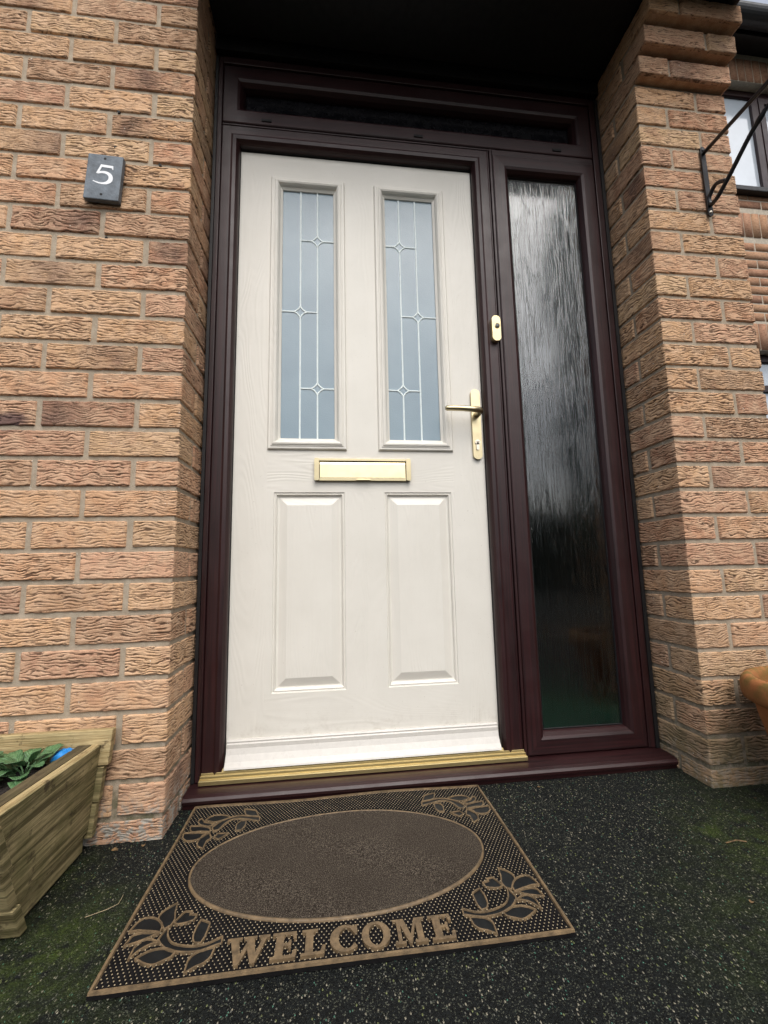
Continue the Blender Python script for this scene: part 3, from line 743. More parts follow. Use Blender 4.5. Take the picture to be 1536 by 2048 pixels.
mb = MB(); mb.hexa([(x0+.0165, YL-.0125, z0+.0085), (x1-.0165, YL-.0125, z0+.0085), (x1-.0165, YL-.005, z0+.0085), (x0+.0165, YL-.005, z0+.0085), (x0+.0165, YL-.0095, z1-.0185), (x1-.0165, YL-.0095, z1-.0185), (x1-.0165, YL-.005, z1-.0185), (x0+.0165, YL-.005, z1-.0185)])
mb.hexa([(x0+.0165, YL-.0095, z1-.0185), (x1-.0165, YL-.0095, z1-.0185), (x1-.0165, YL-.005, z1-.0185), (x0+.0165, YL-.005, z1-.0185), (x0+.0165, YL-.0062, z1-.0100), (x1-.0165, YL-.0062, z1-.0100), (x1-.0165, YL-.0045, z1-.0100), (x0+.0165, YL-.0045, z1-.0100)])
mb.build('flap', M['brass'], lbx, bevel=.0006)
mb = MB(); mb.box(((x0+x1)/2-.022, YL-.0155, z0+.0005), ((x0+x1)/2+.022, YL-.0125, z0+.0045)); mb.build('finger_lip', M['brass'], lbx, bevel=.001)
# handle
hx0, hx1, hz0, hz1 = .8345, .8645, .934, 1.170
dh = MB(); dh.prism(rrect(hx0, hx1, hz0, hz1, .0149, 9), ontodoor(YL), 0, .010)
dh = dh.build('door_handle', M['brass'], fd, bevel=.0022)
hc = (hx0+hx1)/2+.002
mb = MB(); pts = [(hc, YL-.009, 1.083), (hc, YL-.026, 1.083), (hc+.001, YL-.040, 1.083), (hc-.003, YL-.050, 1.083), (hc-.012, YL-.056, 1.083), (hc-.03, YL-.0575, 1.0835), (hc-.06, YL-.057, 1.085), (hc-.09, YL-.055, 1.086), (hc-.112, YL-.053, 1.086), (hc-.117, YL-.0525, 1.086)]
mb.tube(pts, [.0105, .0100, .0098, .0096, .0094, .0092, .0088, .0086, .0080, .0050], 16); mb.build('lever', M['brass'], dh, smooth=True)
kx, kz = .8492, .990
mb = MB(); mb.tube([(kx, YL-.009, kz), (kx, YL-.0135, kz)], .0085, 20); mb.prism(rrect(kx-.0048, kx+.0048, kz-.026, kz-.002, .0046, 6), ontodoor(YL-.009), 0, .0045)
mb.build('lock_cylinder', M['steel'], dh, bevel=.0006)
mb = MB(); mb.box((kx-.0045, YL-.0142, kz-.0012), (kx+.0055, YL-.0132, kz+.0014)); mb.build('keyway', M['hole'], dh)
# doorbell
db = thing('doorbell', 'small brass oval doorbell push with grey button on the dark frame beside the door', 'doorbell', (.9195, 0, 1.325))
mb = MB(); mb.prism(rrect(.9045, .9335, 1.322, 1.410, .0135, 8), lambda x, z, h: (x, -.0005-h, z), 0, .017); mb.build('housing', mat_brass('pale_brass', .36, (.66, .56, .33)), db, bevel=.003)
mb = MB(); mb.lathe([(.0001, .0), (.0086, .0), (.0086, .003), (.0068, .0042), (.0066, .002), (.0001, .002)], (0, 0, 0), 28)
mb.V = [(x+.9215, -.0165-z, y+1.3735) for x, y, z in mb.V]; mb.build('ring', mat_brass('pale_brass_ring', .25, (.70, .62, .42)), db, smooth=False)
mb = MB(); mb.lathe([(.0001, .0042), (.004, .0040), (.0062, .003), (.0064, .001)], (0, 0, 0), 28); mb.V = [(x+.9215, -.0175-z, y+1.3735) for x, y, z in mb.V]; mb.build('button', M['grey'], db, smooth=True)

# ------------------------------------------------------------------ number plaque
pc = Vector((-.213, -D-.004, 1.6295)); pl = thing('number_plaque', 'grey slate house number plaque with a white engraved 5 on the brick wall', 'sign', tuple(pc))
a_ = rad(2.6)
def plq(x, z, h): return (pc.x+x*math.cos(a_)-z*math.sin(a_)*-1*-1, pc.y-h, pc.z+x*math.sin(a_)*1+z*math.cos(a_))
def plq(x, z, h):
    X = x*math.cos(a_)+z*math.sin(a_); Z = -x*math.sin(a_)+z*math.cos(a_); return (pc.x+X, pc.y-h, pc.z+Z)
mb = MB(); mb.prism([(-.0435, -.066), (.0435, -.066), (.0435, .066), (-.0435, .066)], plq, 0, .0145); mb.build('slate', M['slate'], pl, bevel=.002)
five = []
bez = lambda p, n=8: [((1-t)**3*p[0][0]+3*t*(1-t)**2*p[1][0]+3*t*t*(1-t)*p[2][0]+t**3*p[3][0], (1-t)**3*p[0][1]+3*t*(1-t)**2*p[1][1]+3*t*t*(1-t)*p[2][1]+t**3*p[3][1]) for t in [i/n for i in range(n)]]
# outline in mm, origin at the plaque centre
five = [(-8, 29), (19, 28), (20, 18.5), (18.6, 18.5), (16.5, 22.2), (-5.5, 22.8)]
five += [(-10, 11.5)]
five += bez([(-10, 11.5), (4, 17), (22, 11), (21.5, -5)], 10)
five += bez([(21.5, -5), (21, -18), (2, -25), (-22, -13.5)], 10)
five += [(-22, -13.5), (-20.8, -11.4)]
five += bez([(-20.8, -11.4), (-4, -19.5), (11.5, -14), (12, -3)], 8)
five += bez([(12, -3), (12.5, 7), (0, 10.5), (-12.5, 5.6)], 8)
five += [(-12.5, 5.6), (-16.5, 7)]
five = [(x*1.12/1000, (z*1.2+1)/1000) for x, z in five]
mb = MB(); mb.prism(five, plq, .0140, .0149); mb.build('numeral', M['white'], pl)
for hx, hz in ((-.001, .054), (.0, -.0515)):
    mb = MB(); q = [plq(hx+.0034*math.cos(t*.5236), hz+.0034*math.sin(t*.5236), 0) for t in range(12)]
    mb.prism([(hx+.0034*math.cos(t*.5236), hz+.0034*math.sin(t*.5236)) for t in range(12)], plq, .0142, .0148); mb.build('screw_hole', M['hole'], pl)

# ------------------------------------------------------------------ iron bracket
bx = 1.582; by = -D-.003
br = thing('hanging_bracket', 'black wrought iron hanging basket bracket screwed to the brick pier', 'bracket', (bx, by, 1.8))
mb = MB(); mb.prism(rrect(bx-.0085, bx+.0085, 1.680, 1.930, .008, 5), lambda x, z, h: (x, by-h, z), 0, .005); mb.build('back_plate', M['iron'], br, bevel=.001)
mb = MB(); mb.tube([(bx+.001, by-.003, 1.905), (bx, by-.10, 1.903), (bx, by-.34, 1.900), (bx, by-.36, 1.906), (bx, by-.372, 1.918), (bx, by-.366, 1.930), (bx, by-.352, 1.930)], [.0062]*7, 10); mb.build('arm', M['iron'], br, smooth=True)
def cr(P, n=8):
    out = []; P = [P[0]]+P+[P[-1]]
    for i in range(1, len(P)-2):
        p0, p1, p2, p3 = [Vector(q) for q in P[i-1:i+3]]
        for k in range(n):
            t = k/n; out.append(.5*((2*p1)+(-p0+p2)*t+(2*p0-5*p1+4*p2-p3)*t*t+(-p0+3*p1-3*p2+p3)*t**3))
    return out+[Vector(P[-1])]
sc = cr([(bx, by-.064, 1.748), (bx, by-.032, 1.766), (bx, by-.006, 1.744), (bx, by-.008, 1.718), (bx, by-.028, 1.719), (bx, by-.055, 1.735), (bx, by-.095, 1.765), (bx, by-.145, 1.805), (bx, by-.185, 1.828), (bx, by-.235, 1.855), (bx, by-.290, 1.875), (bx, by-.335, 1.892)])
rs_ = [.0062*(.62 if 66 < i < 70 else 1.0)*(1.25 if i in (62, 63, 64, 72, 73, 74) else 1) for i in range(len(sc))]
mb = MB(); mb.tube(sc, rs_, 10); mb.build('scroll_brace', M['iron'], br, smooth=True)
for zz in (1.917, 1.694):
    mb = MB(); mb.lathe([(.0001, .0035), (.003, .003), (.0052, .0008), (.0055, 0)], (0, 0, 0), 14); mb.V = [(x+bx, by-.005-z, y+zz) for x, y, z in mb.V]; mb.build('screw', M['steel'] if zz < 1.8 else M['iron'], br, smooth=True)

# ------------------------------------------------------------------ doormat
MX0, MX1, MY0, MY1, MT = .037, .768, -.539, -.072, .0105
MCX = .4025
dm = thing('doormat', 'black rubber doormat with bronze flowers, brown oval carpet and raised lettering', 'doormat', (MCX, -.315, 0))
def warp(x, y):      # faint waviness of the thin rubber
    return .0025*math.sin(x*13+1.0)*sstep(-.20, -.09, np.array(y)).item()+.0008*math.sin(x*9+y*14)
mb = MB()
NX, NY = 60, 36
V = []
for lay in (0, 1):
    for i in range(NX+1):
        for j in range(NY+1):
            x = MX0+(MX1-MX0)*i/NX; y = MY0+(MY1-MY0)*j/NY
            V.append((x, y, (MT-.003+warp(x, y)) if lay else .001+max(0, warp(x, y))*.6))
id_ = lambda l, i, j: l*(NX+1)*(NY+1)+i*(NY+1)+j
F = [(id_(1, i, j), id_(1, i+1, j), id_(1, i+1, j+1), id_(1, i, j+1)) for i in range(NX) for j in range(NY)]
F += [(id_(0, i, 0), id_(0, i+1, 0), id_(1, i+1, 0), id_(1, i, 0)) for i in range(NX)]+[(id_(0, i, NY), id_(0, i+1, NY), id_(1, i+1, NY), id_(1, i, NY)) for i in range(NX)]
F += [(id_(0, 0, j), id_(0, 0, j+1), id_(1, 0, j+1), id_(1, 0, j)) for j in range(NY)]+[(id_(0, NX, j), id_(0, NX, j+1), id_(1, NX, j+1), id_(1, NX, j)) for j in range(NY)]
obj('mat_base', V, F, M['rubber'], dm)
def mf(x, y, h): return (x, y, MT-.003+warp(x, y)+h)
def ribbon(mb, pts, wd, h, closed=True, hb=0):
    """raised flat line following a polyline (mat coordinates)"""
    n = len(pts); P = [Vector(p) for p in pts]; N_ = []
    for i in range(n):
        a = P[i-1] if (closed or i) else P[i]; b = P[(i+1) % n] if (closed or i < n-1) else P[i]
        t = (b-a); t = t.normalized() if t.length > 1e-9 else Vector((1, 0)); N_.append(Vector((-t.y, t.x)))
    V = []
    for i in range(n):
        for o, hh in ((-wd/2, hb), (-wd*.36, h), (wd*.36, h), (wd/2, hb)):
            q = P[i]+N_[i]*o; V.append(mf(q.x, q.y, hh))
    F = []
    for i in range(n if closed else n-1):
        k = (i+1) % n
        for j in range(3): F.append((i*4+j, i*4+j+1, k*4+j+1, k*4+j))
    mb.add(V, F)
def densify(a, b, step=.02):
    n = max(1, int((Vector(b)-Vector(a)).length/step)); return [(a[0]+(b[0]-a[0])*i/n, a[1]+(b[1]-a[1])*i/n) for i in range(n)]
mb = MB(); bd = .0025
crn = [(MX0+bd, MY0+bd), (MX1-bd, MY0+bd), (MX1-bd, MY1-bd), (MX0+bd, MY1-bd)]
ribbon(mb, [q for i in range(4) for q in densify(crn[i], crn[(i+1) % 4])], .0062, .0035)
mb.build('rim', M['bronze'], dm)
OC = (MCX-.0045, -.3055); OA, OB = .2945, .1545
ell = [(OC[0]+OA*math.cos(t*math.pi/60), OC[1]+OB*math.sin(t*math.pi/60)) for t in range(120)]
mb = MB(); ribbon(mb, ell, .0050, .0042); mb.build('oval_rim', M['bronze'], dm, smooth=True)
V = [mf(OC[0], OC[1], .0028)]; F = []
rings = 30
for r_ in range(1, rings+1):
    for t in range(120):
        x = OC[0]+(OA-.002)*r_/rings*math.cos(t*math.pi/60); y = OC[1]+(OB-.002)*r_/rings*math.sin(t*math.pi/60)
        V.append(mf(x, y, .0028+.0006*random.random()))
for t in range(120): F.append((0, 1+t, 1+(t+1) % 120))
for r_ in range(rings-1):
    for t in range(120):
        a = 1+r_*120; F.append((a+t, a+120+t, a+120+(t+1) % 120, a+(t+1) % 120))
obj('carpet_insert', V, F, M['carpet'], dm, smooth=True)
FRONT = {'A': [(106, -387), (94, -396), (86, -407), (86, -419), (94, -428), (103, -442), (111, -437), (114, -424), (109, -408)], 'B': [(48, -439), (52, -425), (59, -415), (73, -414), (88, -422), (99, -437), (99, -447), (84, -443), (74, -441), (60, -438)], 'C': [(52, -466), (57, -448), (70, -444), (86, -446), (99, -448), (85, -455), (70, -461)], 'D': [(70, -492), (70, -472), (79, -459), (91, -459), (106, -467), (94, -468), (83, -474), (76, -482)], 'E': [(80, -491), (91, -483), (104, -479), (121, -480), (138, -488), (134, -496), (122, -502), (110, -506), (94, -500)], 'S': [(102, -459), (115, -476), (130, -485), (152, -491), (176, -492), (189, -488), (205, -483), (204, -470), (187, -479), (168, -482), (148, -479), (127, -471), (114, -455), (109, -437)], 'F': [(159, -431), (156, -445), (156, -463), (162, -476), (172, -478), (175, -467), (176, -448), (175, -440), (165, -434)], 'G': [(115, -431), (120, -420), (127, -409), (139, -411), (136, -416), (149, -419), (147, -429), (135, -434), (122, -435)], 'H': [(197, -488), (183, -490), (168, -496), (162, -508), (163, -527), (175, -519), (187, -514), (195, -504)]}
BACK = {'A': [(163, -99), (170, -122), (184, -131), (203, -134), (193, -110), (178, -103)], 'S': [(207, -154), (179, -143), (151, -137), (132, -149), (120, -175), (110, -178), (104, -166), (116, -146), (138, -130), (164, -126), (206, -137)], 'B': [(80, -134), (88, -122), (105, -117), (127, -122), (137, -130), (122, -139), (101, -144)], 'C': [(72, -149), (65, -132), (70, -126), (80, -141), (107, -151), (94, -159)], 'D': [(55, -163), (53, -152), (75, -155), (100, -166), (104, -180), (81, -175), (64, -175)], 'E': [(48, -191), (46, -176), (68, -178), (90, -181), (101, -184), (91, -197), (77, -206), (60, -205)], 'F': [(104, -184), (92, -189), (87, -211), (91, -228), (105, -238), (105, -213), (112, -203)], 'G': [(117, -201), (123, -188), (147, -191), (138, -201), (129, -210)], 'H': [(160, -184), (157, -162), (165, -147), (176, -146), (178, -165), (172, -183)]}
polys = []
def cr2(P, n=4):
    out = []; m = len(P)
    for i in range(m):
        p0, p1, p2, p3 = [Vector(P[(i+d) % m]) for d in (-1, 0, 1, 2)]
        k_ = .5 if (p1-p0).angle(p2-p1, 0) < 1.2 and (p2-p1).angle(p3-p2, 0) < 1.2 else 0
        for k in range(n):
            t = k/n
            if k_: q = .5*((2*p1)+(-p0+p2)*t+(2*p0-5*p1+4*p2-p3)*t*t+(-p0+3*p1-3*p2+p3)*t**3)
            else: q = p1.lerp(p2, t)
            out.append((q.x, q.y))
    return out
for dct in (FRONT, BACK):
    for mir in (0, 1):
        fl_ = MB(); fi = MB()
        for kk, P in dct.items():
            Q = [(x/1000, y/1000) for x, y in P]
            if mir: Q = [(2*MCX-x, y) for x, y in Q][::-1]
            polys.append(Q); Q2 = cr2(Q)
            ribbon(fl_, Q2, .0032 if dct is FRONT else .0031, .0038)
            fi.prism(Q, mf, .0, .0016)
        f_ = fl_.build('flower_motif', M['bronze'], dm); fi.build('flower_infill', M['matgreen'], f_)
# lettering: slab serif capitals, unit height 1
def rc(x0, y0, x1, y1): return [(x0, y0), (x1, y0), (x1, y1), (x0, y1)]
def arcpts(cx, cy, rx, ry, a0, a1, n=16): return [(cx+rx*math.cos(rad(a0+(a1-a0)*i/n)), cy+ry*math.sin(rad(a0+(a1-a0)*i/n))) for i in range(n+1)]
def ring_poly(cx, cy, rx, ry, tx, ty, a0=0, a1=360): return arcpts(cx, cy, rx, ry, a0, a1, 30)+arcpts(cx, cy, rx-tx, ry-ty, a1, a0, 30)
E_ = [[(0, 0), (.78, 0), (.82, .30), (.72, .30), (.66, .11), (.38, .11), (.38, .46), (.52, .46), (.55, .34), (.62, .34), (.62, .68), (.55, .68), (.52, .57), (.38, .57), (.38, .89), (.64, .89), (.69, .72), (.78, .72), (.76, 1), (0, 1), (0, .90), (.13, .89), (.13, .11), (0, .10)]]
L_ = [[(0, 0), (.74, 0), (.78, .34), (.68, .34), (.61, .11), (.38, .11), (.38, .89), (.52, .90), (.52, 1), (0, 1), (0, .90), (.13, .89), (.13, .11), (0, .10)]]
W_ = [[(-.04, 1), (.44, 1), (.44, .90), (.34, .89), (.47, .36), (.62, .80), (.58, .89), (.50, .90), (.50, 1), (.92, 1), (.92, .90), (.84, .89), (.95, .36), (1.10, .89), (.99, .90), (.99, 1), (1.34, 1), (1.34, .90), (1.25, .89), (.98, -.02), (.84, -.02), (.66, .52), (.48, -.02), (.34, -.02), (.08, .89), (-.04, .90)]]
M_ = [[(0, 0), (.40, 0), (.40, .10), (.27, .11), (.27, .74), (.52, 0), (.62, 0), (.86, .76), (.86, .11), (.74, .10), (.74, 0), (1.22, 0), (1.22, .10), (1.10, .11), (1.10, .89), (1.22, .90), (1.22, 1), (.84, 1), (.62, .36), (.42, 1), (0, 1), (0, .90), (.13, .89), (.13, .11), (0, .10)]]
C_ = [arcpts(.46, .5, .46, .53, 52, 318, 26)+[(.72, .28)]+arcpts(.50, .5, .24, .41, 305, 62, 22)+[(.72, .66), (.82, .66), (.82, 1.0), (.74, 1.0)]]
O_ = [ring_poly(.48, .5, .48, .53, .24, .11, 0, 180), ring_poly(.48, .5, .48, .53, .24, .11, 180, 360)]
lt = MB()
CH = .047; YB_ = -.5265
for glyph, x0, wd in ((W_, .2165, .0640), (E_, .2850, .0400), (L_, .3310, .0380), (C_, .3755, .0440), (O_, .4260, .0460), (M_, .4780, .0520), (E_, .5370, .0400)):
    gw = max(p[0] for g_ in glyph for p in g_)
    for g_ in glyph: lt.prism([(x0+px/gw*wd, YB_+py*CH) for px, py in g_], mf, 0, .0050)
lt.build('lettering', M['bronze'], dm)
# studs
def inpoly(x, y, P):
    c = False; j = len(P)-1
    for i in range(len(P)):
        if ((P[i][1] > y) != (P[j][1] > y)) and x < (P[j][0]-P[i][0])*(y-P[i][1])/(P[j][1]-P[i][1])+P[i][0]: c = not c
        j = i
    return c
V = []; F = []; V2 = []; F2 = []
px_, py_ = .0079, .0058; row = 0; y = MY0+.0085
while y < MY1-.007:
    x = MX0+.009+(px_/2 if row % 2 else 0)
    while x < MX1-.008:
        e = ((x-OC[0])/(OA+.0055))**2+((y-OC[1])/(OB+.0055))**2
        if e > 1 and not any(inpoly(x, y, P) for P in polys):
            b = len(V); z_ = MT-.003+warp(x, y)
            r1, r2, hh = .0019, .0013, .0030
            for rr_, zz in ((r1, 0), (r2, hh)):
                for k in range(5): V.append((x+rr_*math.cos(k*1.2566), y+rr_*math.sin(k*1.2566), z_+zz))
            for k in range(5): F.append((b+k, b+(k+1) % 5, b+5+(k+1) % 5, b+5+k))
            b2 = len(V2)
            for rr_, zz in ((r2*1.02, hh-.0002), (r2*.62, hh+.0006)):
                for k in range(5): V2.append((x+rr_*math.cos(k*1.2566), y+rr_*math.sin(k*1.2566), z_+zz))
            for k in range(5): F2.append((b2+k, b2+(k+1) % 5, b2+5+(k+1) % 5, b2+5+k))
            F2.append(tuple(b2+5+k for k in range(5)))
        x += px_
    y += py_; row += 1
st = obj('studs', V, F, M['rubber'], dm); tag(st, kind='stuff')
st = obj('stud_tips', V2, F2, mat_plain('worn_bronze_tips', (.33, .265, .165), .5, nscale=60, namt=.3, kind='World'), dm); tag(st, kind='stuff')

# ------------------------------------------------------------------ wooden planter
pt = thing('wooden_planter', 'weathered greenish wooden trough planter on the left, filled with soil', 'planter', (-.5, -.35, 0))
PX0, PX1 = -.86, -.112
def fy(z): return -.394-.118*z/.225
def px(z): return -.020*(1-z/.235)
def plank(mb, z0, z1, x1, th=.018):
    a, b = x1+px(z0), x1+px(z1)
    mb.hexa([(PX0, fy(z0)-th, z0), (a, fy(z0)-th, z0), (a, fy(z0), z0), (PX0, fy(z0), z0), (PX0, fy(z1)-th, z1), (b, fy(z1)-th, z1), (b, fy(z1), z1), (PX0, fy(z1), z1)], 0)
for z0, z1, dx in ((.004, .062, .0), (.066, .140, -.003), (.145, .226, .004)):
    mb = MB(); plank(mb, z0, z1, PX1+dx); mb.build('front_board', M['wood'], pt, bevel=.0016)
for z0, z1, dx in ((.030, .098, -.006), (.102, .172, -.002), (.176, .250, .006)):
    mb = MB(); a, b = PX1+dx+px(z0), PX1+dx+px(z1); mb.hexa([(PX0, -.203, z0), (a, -.203, z0), (a, -.187, z0), (PX0, -.187, z0), (PX0, -.203, z1), (b, -.203, z1), (b, -.187, z1), (PX0, -.187, z1)], 0); mb.build('back_board', M['wood_edge'] if z1 > .2 else M['wood'], pt, bevel=.0016)
for xs in (-.127, PX0+.03):
    mb = MB(); t = .018
    q = px(.045); mb.hexa([(xs-t+q, fy(.045), .045), (xs+q, fy(.045), .045), (xs+q, -.2035, .045), (xs-t+q, -.2035, .045), (xs-t, fy(.230), .230), (xs, fy(.230), .230), (xs, -.2035, .220), (xs-t, -.2035, .220)], 1); mb.build('end_panel', M['wood'], pt, bevel=.0014)
    mb = MB(); mb.hexa([(xs-t*2.6, fy(.19)+.001, .19), (xs-t-.001, fy(.19)+.001, .19), (xs-t-.001, -.204, .19), (xs-t*2.6, -.204, .19), (xs-t*2.6, fy(.232)+.001, .232), (xs-t-.001, fy(.232)+.001, .232), (xs-t-.001, -.204, .222), (xs-t*2.6, -.204, .222)], 1); mb.build('inner_batten', M['wood_dark'], pt, bevel=.002)
    mb = MB(); mb.hexa([(xs-t+.001, fy(.230)+.002, .2295), (xs-.0015, fy(.230)+.002, .2295), (xs-.0015, -.205, .2195), (xs-t+.001, -.205, .2195), (xs-t+.002, fy(.230)+.003, .2320), (xs-.003, fy(.230)+.003, .2320), (xs-.003, -.206, .2220), (xs-t+.002, -.206, .2220)], 1); mb.build('top_edge', M['wood_edge'], pt)
    mb = MB(); mb.box((xs-t*1.4-.02, -.392, .006), (xs-.024, -.2035, .038), 1); mb.build('base_batten', M['wood'], pt, bevel=.002)
V = []; F = []; NXs, NYs = 90, 36
for i in range(NXs+1):
    for j in range(NYs+1):
        x = PX0+.03+(-.158-PX0-.03)*i/NXs; y = -.486+(.282)*j/NYs
        V.append((x, max(y, fy(.19)+.001), .178+.010*vnoise(np.array(x/.02), np.array(y/.02), 3).item()+.005*random.random()))
F = [(i*(NYs+1)+j, (i+1)*(NYs+1)+j, (i+1)*(NYs+1)+j+1, i*(NYs+1)+j+1) for i in range(NXs) for j in range(NYs)]
so_ = obj('soil', V, F, M['soil'], pt)
# crumpled blue plastic liner showing at the back
V = []; NXs, NYs = 60, 8
for i in range(NXs+1):
    for j in range(NYs+1):
        x = -.60+.425*i/NXs; t = j/NYs
        hgt = .034*max(0.0, (vnoise(np.array(x/.055), np.array(2.0), 9).item()-.30))*1.6
        V.append((x+.003*random.random(), -.2065-.034*math.sin(t*3.0)*(.4+hgt*20)-.006*vnoise(np.array(x/.012), np.array(t*4), 5).item(), .172+hgt*(1-abs(2*t-1))*1.25+.003*random.random()))
F = [(i*(NYs+1)+j, (i+1)*(NYs+1)+j, (i+1)*(NYs+1)+j+1, i*(NYs+1)+j+1) for i in range(NXs) for j in range(NYs)]
b0 = len(V); na, nb = 28, 14          # gathered end of the liner in the back corner
for i in range(na):
    for j in range(nb+1):
        a, e = 2*math.pi*i/na, math.pi*(j/nb-.5); r_ = 1+.35*(vnoise(np.array(i*.55), np.array(j*.6), 21).item()-.5)+.06*math.sin(a*5+j)
        V.append((-.182+.032*r_*math.cos(e)*math.cos(a), -.228+.022*r_*math.cos(e)*math.sin(a), .203+.020*r_*math.sin(e)))
F += [(b0+i*(nb+1)+j, b0+((i+1) % na)*(nb+1)+j, b0+((i+1) % na)*(nb+1)+j+1, b0+i*(nb+1)+j+1) for i in range(na) for j in range(nb)]
obj('plastic_liner', V, F, M['blue'], pt, smooth=True)

def leaf(base, ang, tilt, L, wid, droop):
    """cupped rounded leaf with crenate edge"""
    V = []; UV = []; nu, nv = 12, 8
    ca, sa = math.cos(ang), math.sin(ang)
    for i in range(nu+1):
        t = i/nu; hw_ = wid*max(.03, math.sin(math.pi*min(.985, t*.96+.03)))**.5*(1+.05*math.sin(t*42))
        for j in range(nv+1):
            s_ = j/nv*2-1
            x = t*L; y = s_*hw_; z = x*math.tan(tilt)-droop*t*t*L+.20*abs(s_)**1.6*hw_+.04*L*math.sin(t*9+s_*4)*abs(s_)
            V.append((base[0]+ca*x-sa*y, base[1]+sa*x+ca*y, base[2]+z)); UV.append((t, (s_+1)/2))
    F = [(i*(nv+1)+j, (i+1)*(nv+1)+j, (i+1)*(nv+1)+j+1, i*(nv+1)+j+1) for i in range(nu) for j in range(nv)]
    return V, F, UV
plants = [(-.240, -.262, 'leafy green pansy plant nearest the right end of the wooden planter', 27), (-.350, -.255, 'leafy green pansy plant at the left picture edge in the wooden planter', 27)]
for px0, py0, lab, nl in plants:
    th = thing('pansy_plant', lab, 'plant', (px0, py0, .185), group='pansy plants in the wooden planter')
    for k in range(nl):
        a = k*2.4+random.uniform(-.4, .4); lev = k/nl
        L = random.uniform(.038, .052)*(1-.35*lev); tilt = rad(14+34*lev+random.uniform(-10, 12))
        rr_ = .052*(1-lev*.8)
        st0 = (px0+rr_*math.cos(a), py0+rr_*math.sin(a)*.8, .190+.026*lev+random.uniform(-.004, .006))
        V, F, UV = leaf(st0, a+random.uniform(-.5, .5), tilt, L, L*.43, .45)
        fl_uv = [UV[j] for f in F for j in f]
        o = obj('leaf', V, F, M['leaf'], th, uv=fl_uv, smooth=True); so2 = o.modifiers.new('t', 'SOLIDIFY'); so2.thickness = .0006
    mb = MB()
    for k in range(7):
        a = k*.9; mb.tube([(px0, py0, .180), (px0+.008*math.cos(a), py0+.008*math.sin(a), .20), (px0+.018*math.cos(a), py0+.018*math.sin(a), .212)], .0014, 6)
    mb.build('stem', M['leaf'], th)

# ------------------------------------------------------------------ terracotta pot
PC = (1.540, -.368, 0)
tp_ = thing('terracotta_pot', 'round terracotta pot with thick mossy rim in front of the brick pier', 'plant pot', PC)
mb = MB(); mb.lathe([(.001, .004), (.085, .002), (.094, .006), (.100, .03), (.118, .10), (.135, .17), (.146, .215), (.151, .245), (.1525, .250), (.166, .253), (.172, .258), (.1755, .270), (.1755, .286), (.172, .300), (.166, .308), (.158, .311), (.150, .309), (.146, .302), (.144, .290), (.143, .25), (.128, .16), (.1, .05), (.001, .045)], PC, 72)
mb.build('body', M['pot'], tp_, smooth=True)
mb = MB(); mb.lathe([(.001, .215), (.05, .218), (.10, .214), (.1365, .210)], PC, 40); mb.build('soil', M['soil'], tp_, smooth=True)

# ------------------------------------------------------------------ litter on the paving
lits = [(-.095, -.200, .3, .016, 'curled brown dead leaf against the foot of the left brick wall'), (-.032, -.196, 1.9, .012, 'small tan dead leaf near the left wall corner'), (.930, -.100, 2.2, .010, 'small dead leaf on the paving below the sill right of the mat'), (1.430, -.235, .9, .008, 'tiny tan leaf at the foot of the brick pier'), (1.105, -.520, .6, .011, 'narrow brown leaf lying on the paving right of the mat')]
for x, y, a, L, lab in lits:
    V, F, UV = leaf((x, y, .002), a, .25, L, L*.32, .6)
    o = obj('dead_leaf', V, F, M['dead'], None, uv=[UV[j] for f in F for j in f], smooth=True); m2 = o.modifiers.new('t', 'SOLIDIFY'); m2.thickness = .0005
    # origin at the leaf
    o.data.transform(Matrix.Translation((-x, -y, 0))); o.location = (x, y, 0); tag(o, lab, 'leaf', 'dead leaves on the paving')
mb = MB(); mb.tube([(-.048, -.385, .003), (-.018, -.372, .003), (-.004, -.362, .0035), (-.006, -.340, .003)], .0005, 6); o = mb.build('twig', M['twig']); tag(o, 'thin pale twig on the paving between planter and doormat', 'twig')
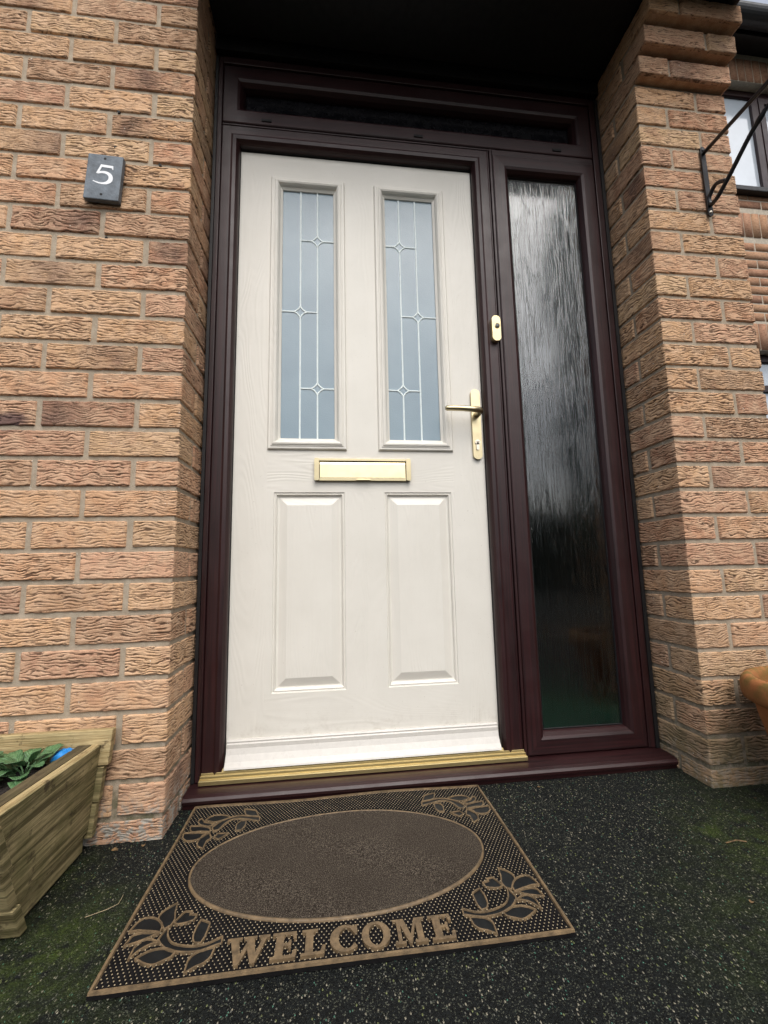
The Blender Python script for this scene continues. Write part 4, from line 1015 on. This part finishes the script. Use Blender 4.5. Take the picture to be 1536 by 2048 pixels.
mb = MB(); mb.tube([(1.205, -.375, .003), (1.232, -.372, .004), (1.250, -.378, .003)], .0012, 6); o = mb.build('twig', M['dead']); tag(o, 'short brown twig on mossy paving right of the doormat', 'twig')

# ------------------------------------------------------------------ what the glass reflects: a hedge across the drive behind the camera
V = []; F = []; nx, nz = 120, 30
for i in range(nx+1):
    for j in range(nz+1):
        x = -16+32*i/nx; z = 1.9*j/nz*(1+.18*math.sin(x*1.1)+.12*math.sin(x*2.7+1))
        y = -9+.35*vnoise(np.array(x*2.2), np.array(z*2.2), 4).item()+.25*random.random()+.5*(j/nz)**3
        V.append((x+.1*random.random(), y, z))
F = [(i*(nz+1)+j, (i+1)*(nz+1)+j, (i+1)*(nz+1)+j+1, i*(nz+1)+j+1) for i in range(nx) for j in range(nz)]
n0 = len(V)
V += [(-16, -10.6, 0), (16, -10.6, 0), (16, -10.6, 1.7), (-16, -10.6, 1.7)]; F.append((n0, n0+1, n0+2, n0+3))
V += [(-16, -8.6, 1.75), (16, -8.6, 1.75), (16, -10.6, 1.7), (-16, -10.6, 1.7)]; F.append((n0+4, n0+5, n0+6, n0+7))
h_ = obj('hedge', V, F, M['hedge']); tag(h_, 'dark clipped hedge across the drive behind the viewer', 'hedge', kind='stuff')

# conifer shape added out of view to make the side window's dark band
ct = thing('added_conifer', 'tall dark conifer shape added behind the viewer to darken the side window reflection', 'tree', (6.4, -5.2, 0))
mb = MB(); mb.tube([(6.5, -5.2, 0), (6.5, -5.2, 4), (6.55, -5.2, 9)], [.16, .11, .03], 10); mb.build('trunk', M['dead'], ct)
n = 9000; hh = rng.uniform(.4, 9.6, n); aa = rng.uniform(0, 6.283, n)
rad_ = (1.95-.9*np.clip((hh-6)/3.6, 0, 1)**2)*(.72+.28*rng.random(n))*(1+.07*np.sin(hh*2.1+aa*2))
cxyz = np.stack([6.52+rad_*np.cos(aa), -5.2+rad_*np.sin(aa), hh], 1)
off = rng.normal(0, .12, (n, 4, 3)); V = (cxyz[:, None, :]+off).reshape(-1, 3); F = np.arange(n*4).reshape(n, 4)
obj('crown', V, F, M['hedge'], ct)
